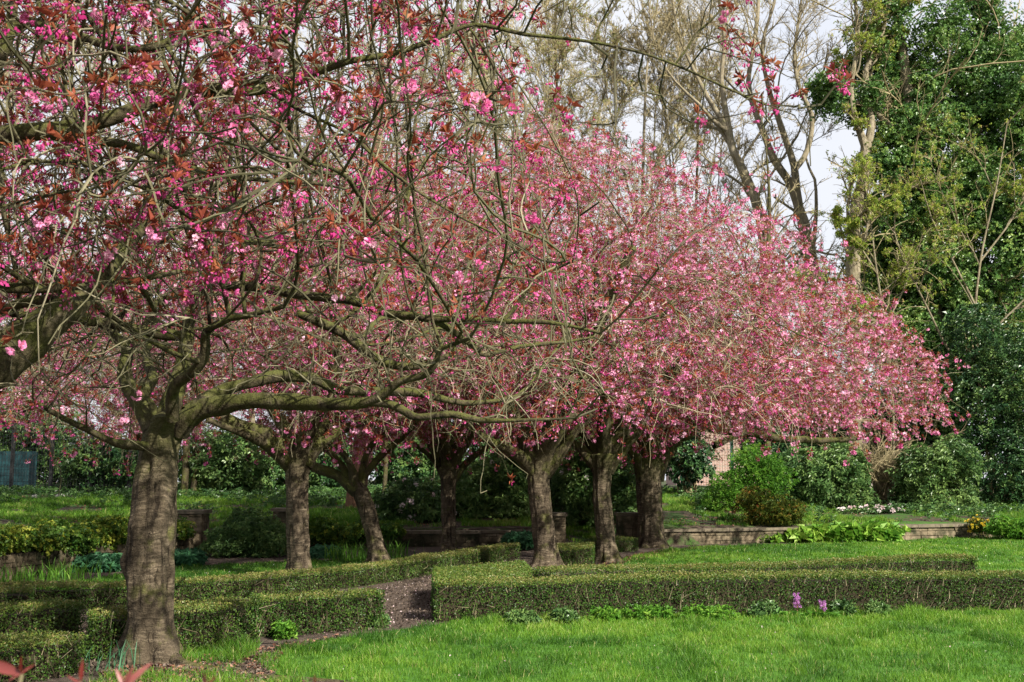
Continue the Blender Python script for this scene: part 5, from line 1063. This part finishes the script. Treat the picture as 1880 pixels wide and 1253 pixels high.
bl = thing("brick_building", "pink brick building glimpsed behind the mesh fence", "building", (11.2, 61.0, 1.2))
g = Geo(); g.box((8.6, 60, 0.2), (13.6, 64, 5.2)); g.build("wall", brick_mat(), bl)
g = Geo(); g.add([(8.4, 59.7, 5.205), (13.8, 59.7, 5.205), (13.8, 64.3, 5.205), (8.4, 64.3, 5.205), (8.4, 62, 7.0), (13.8, 62, 7.0)], [0, 1, 5, 4, 2, 3, 4, 5, 0, 4, 3, 1, 2, 5, 0, 3, 2, 1], [4, 4, 3, 3, 4]); g.build("roof", plain_mat("slate", (.06, .06, .07), .8), bl)
def mesh_fence(label, x0, x1, Y, h, posts, mat, bars=.10):
    z = ground_z((x0 + x1) / 2, Y); root = thing("mesh_fence", label, "fence", ((x0 + x1) / 2, Y, z), "mesh fences behind the bank")
    for x in posts:
        g = Geo(); g.box((x - .05, Y - .05, z - .1), (x + .05, Y + .05, z + h + .05)); g.box((x - .06, Y - .06, z + h + .05), (x + .06, Y + .06, z + h + .08)); g.build("post", M[mat], root)
    g = Geo(); xs = np.arange(x0, x1, bars)
    for x in xs: g.box((x - .004, Y - .07, z), (x + .004, Y - .062, z + h))
    for zz in np.arange(z + .1, z + h, .2): g.box((x0, Y - .062, zz - .005), (x1, Y - .052, zz + .005))
    g.build("wire_mesh", M[mat], root)
mesh_fence("green mesh fence with a stout green post in front of the brick building", 6.2, 9.6, 42.5, 2.6, [8.18, 6.3, 9.5], 'green_metal')
mesh_fence("dark mesh fence in front of the teal hoarding at the far left", -18.5, -12, 38.0, 2.3, [-17.9, -16.6, -15.3, -14.0, -12.7], 'black_metal')
hb = thing("teal_hoarding", "teal painted hoarding glimpsed at the far left under the twigs", "hoarding", (-18, 39.3, 1.1)); 
for i in range(4):
    g = Geo(); x = -21.2 + i * 1.22; g.box((x, 39.3, 1.0), (x + 1.21, 39.34, 2.55)); g.build("panel", M['teal'], hb)
g = Geo(); g.box((-21.2, 39.342, 1.6), (-16.3, 39.40, 1.68)); g.box((-21.2, 39.342, 2.2), (-16.3, 39.40, 2.28)); g.build("rail", M['black_metal'], hb)
# pale stones and a fallen stick on the bank
for q, (px, py, r, lb) in enumerate([(118, 888, .11, "pale rounded stone on the bank, the larger of two"), (72, 898, .08, "smaller pale stone on the bank")]):
    Y = 36.5; x = (px - 940) / F * Y; z = ground_z(x, Y); g = Geo(); a = np.linspace(0, 6.283, 12, endpoint=False); rings = []
    for el in np.linspace(-.6, 1.5, 7): rings.append(np.column_stack([np.cos(a) * math.cos(el) * r * 1.3, np.sin(a) * math.cos(el) * r, np.full(12, math.sin(el) * r * .8)]))
    V = np.vstack(rings); V = V * (1 + .3 * (fbm(V * 9, q) - .5))[:, None] + [x, Y, z + .05]; Q = [(i * 12 + j, i * 12 + (j + 1) % 12, (i + 1) * 12 + (j + 1) % 12, (i + 1) * 12 + j) for i in range(6) for j in range(12)]
    g.add(V, np.array(Q).ravel(), [4] * len(Q)); tag(g.build("stone", M['pale_stone'], smooth=True), lb, "stone", "pale stones on the bank")
pts = np.array([at(38, 948, 27.5), at(52, 955, 27.0), at(66, 968, 26.4)]); pts[:, 2] = [ground_z(*p[:2]) + .04 for p in pts]
g = Geo(); tubes(g, spline(np.column_stack([pts, [.025, .022, .012]]), .1)[:, :3], spline(np.column_stack([pts, [.025, .022, .012]]), .1)[:, 3], [len(spline(np.column_stack([pts, [.025, .022, .012]]), .1))], 8, wob=.2)
tag(g.build("fallen_stick", M['greybark'], smooth=True), "fallen pale stick lying on the worn grass bank at the left", "stick")

# ------------------------------------------------------------------ red shoots close to the camera
def lance(L, W, o, d, up, curl, v):
    """a real lance-shaped leaf: rows of three points, folded along its midrib"""
    o, d, up = np.array(o, float), np.array(d, float), np.array(up, float); d = d / np.linalg.norm(d); s = np.cross(d, up); s /= np.linalg.norm(s); u = np.cross(s, d); V = []
    for t in np.linspace(0, 1, 9):
        w = W / 2 * (math.sin(math.pi * t ** .8) ** .9 + .02 * (t < 1)); c = o + d * L * t - u * curl * L * t * t
        V += [c - s * w + u * w * .5, c, c + s * w + u * w * .5]
    Q = []
    for i in range(8):
        for j in range(2): Q.append((i * 3 + j, i * 3 + j + 1, (i + 1) * 3 + j + 1, (i + 1) * 3 + j))
    return np.array(V), np.array(Q)
def red_shrub():
    rng = np.random.default_rng(700); Yc = 1.75
    root = thing("red_shoot_shrub", "shrub with blurred red young leaves poking up at the bottom left", "shrub", (-.62, 1.75, 0))
    tips = [(40, 1238, 1.75, [(-38, 1212, .6), (38, 1205, .35), (66, 1218, .5), (15, 1250, .6)]), (148, 1252, 1.8, [(152, 1210, .2), (120, 1240, .6)]), (228, 1262, 1.7, [(212, 1226, .9), (245, 1222, .75), (277, 1216, .8), (246, 1240, .7)]), (380, 1262, 1.75, [(375, 1234, .8), (398, 1240, .3)]), (580, 1262, 1.75, [(578, 1238, .5)])]
    gl = Geo(); gs = Geo()
    for px, py, Y, lv in tips:
        c = at(px, py, Y); b = np.array([-.62 + rng.normal(0, .1), 1.75 + rng.normal(0, .05), 0.0]); mid = (b + c) / 2 + [0, .05, -.05]; sp = spline(np.array([b, mid, c - [0, 0, .12], c]), .05)
        tubes(gs, sp, np.linspace(.008, .003, len(sp)), [len(sp)], 6, .3)
        for tx, ty, v in lv:
            t = at(tx, ty, Y + rng.uniform(-.03, .03)); d = t - c; L = np.linalg.norm(d); V, Q = lance(L, L * rng.uniform(.17, .24), c, d, (rng.normal(0, .4), -1, .3), rng.uniform(0, .12), v); gl.add(V, Q.ravel(), [4] * len(Q), v)
        for q in range(12):      # lower leaves, out of the picture
            k = rng.integers(len(sp) // 3, len(sp) - 2); d = unit(rng.normal(0, 1, 3) + [0, 0, .3]); d[1] = abs(d[1]); V, Q = lance(.07, .022, sp[k], d, (0, .3, 1), .1, .2); V = V[:]
            if V[:, 2].max() < 1.28: gl.add(V, Q.ravel(), [4] * len(Q), rng.uniform(.1, .6))
    gs.build("stems", M['twig'], root); gl.build("leaves", M['redleaf'], root, smooth=True)
red_shrub()
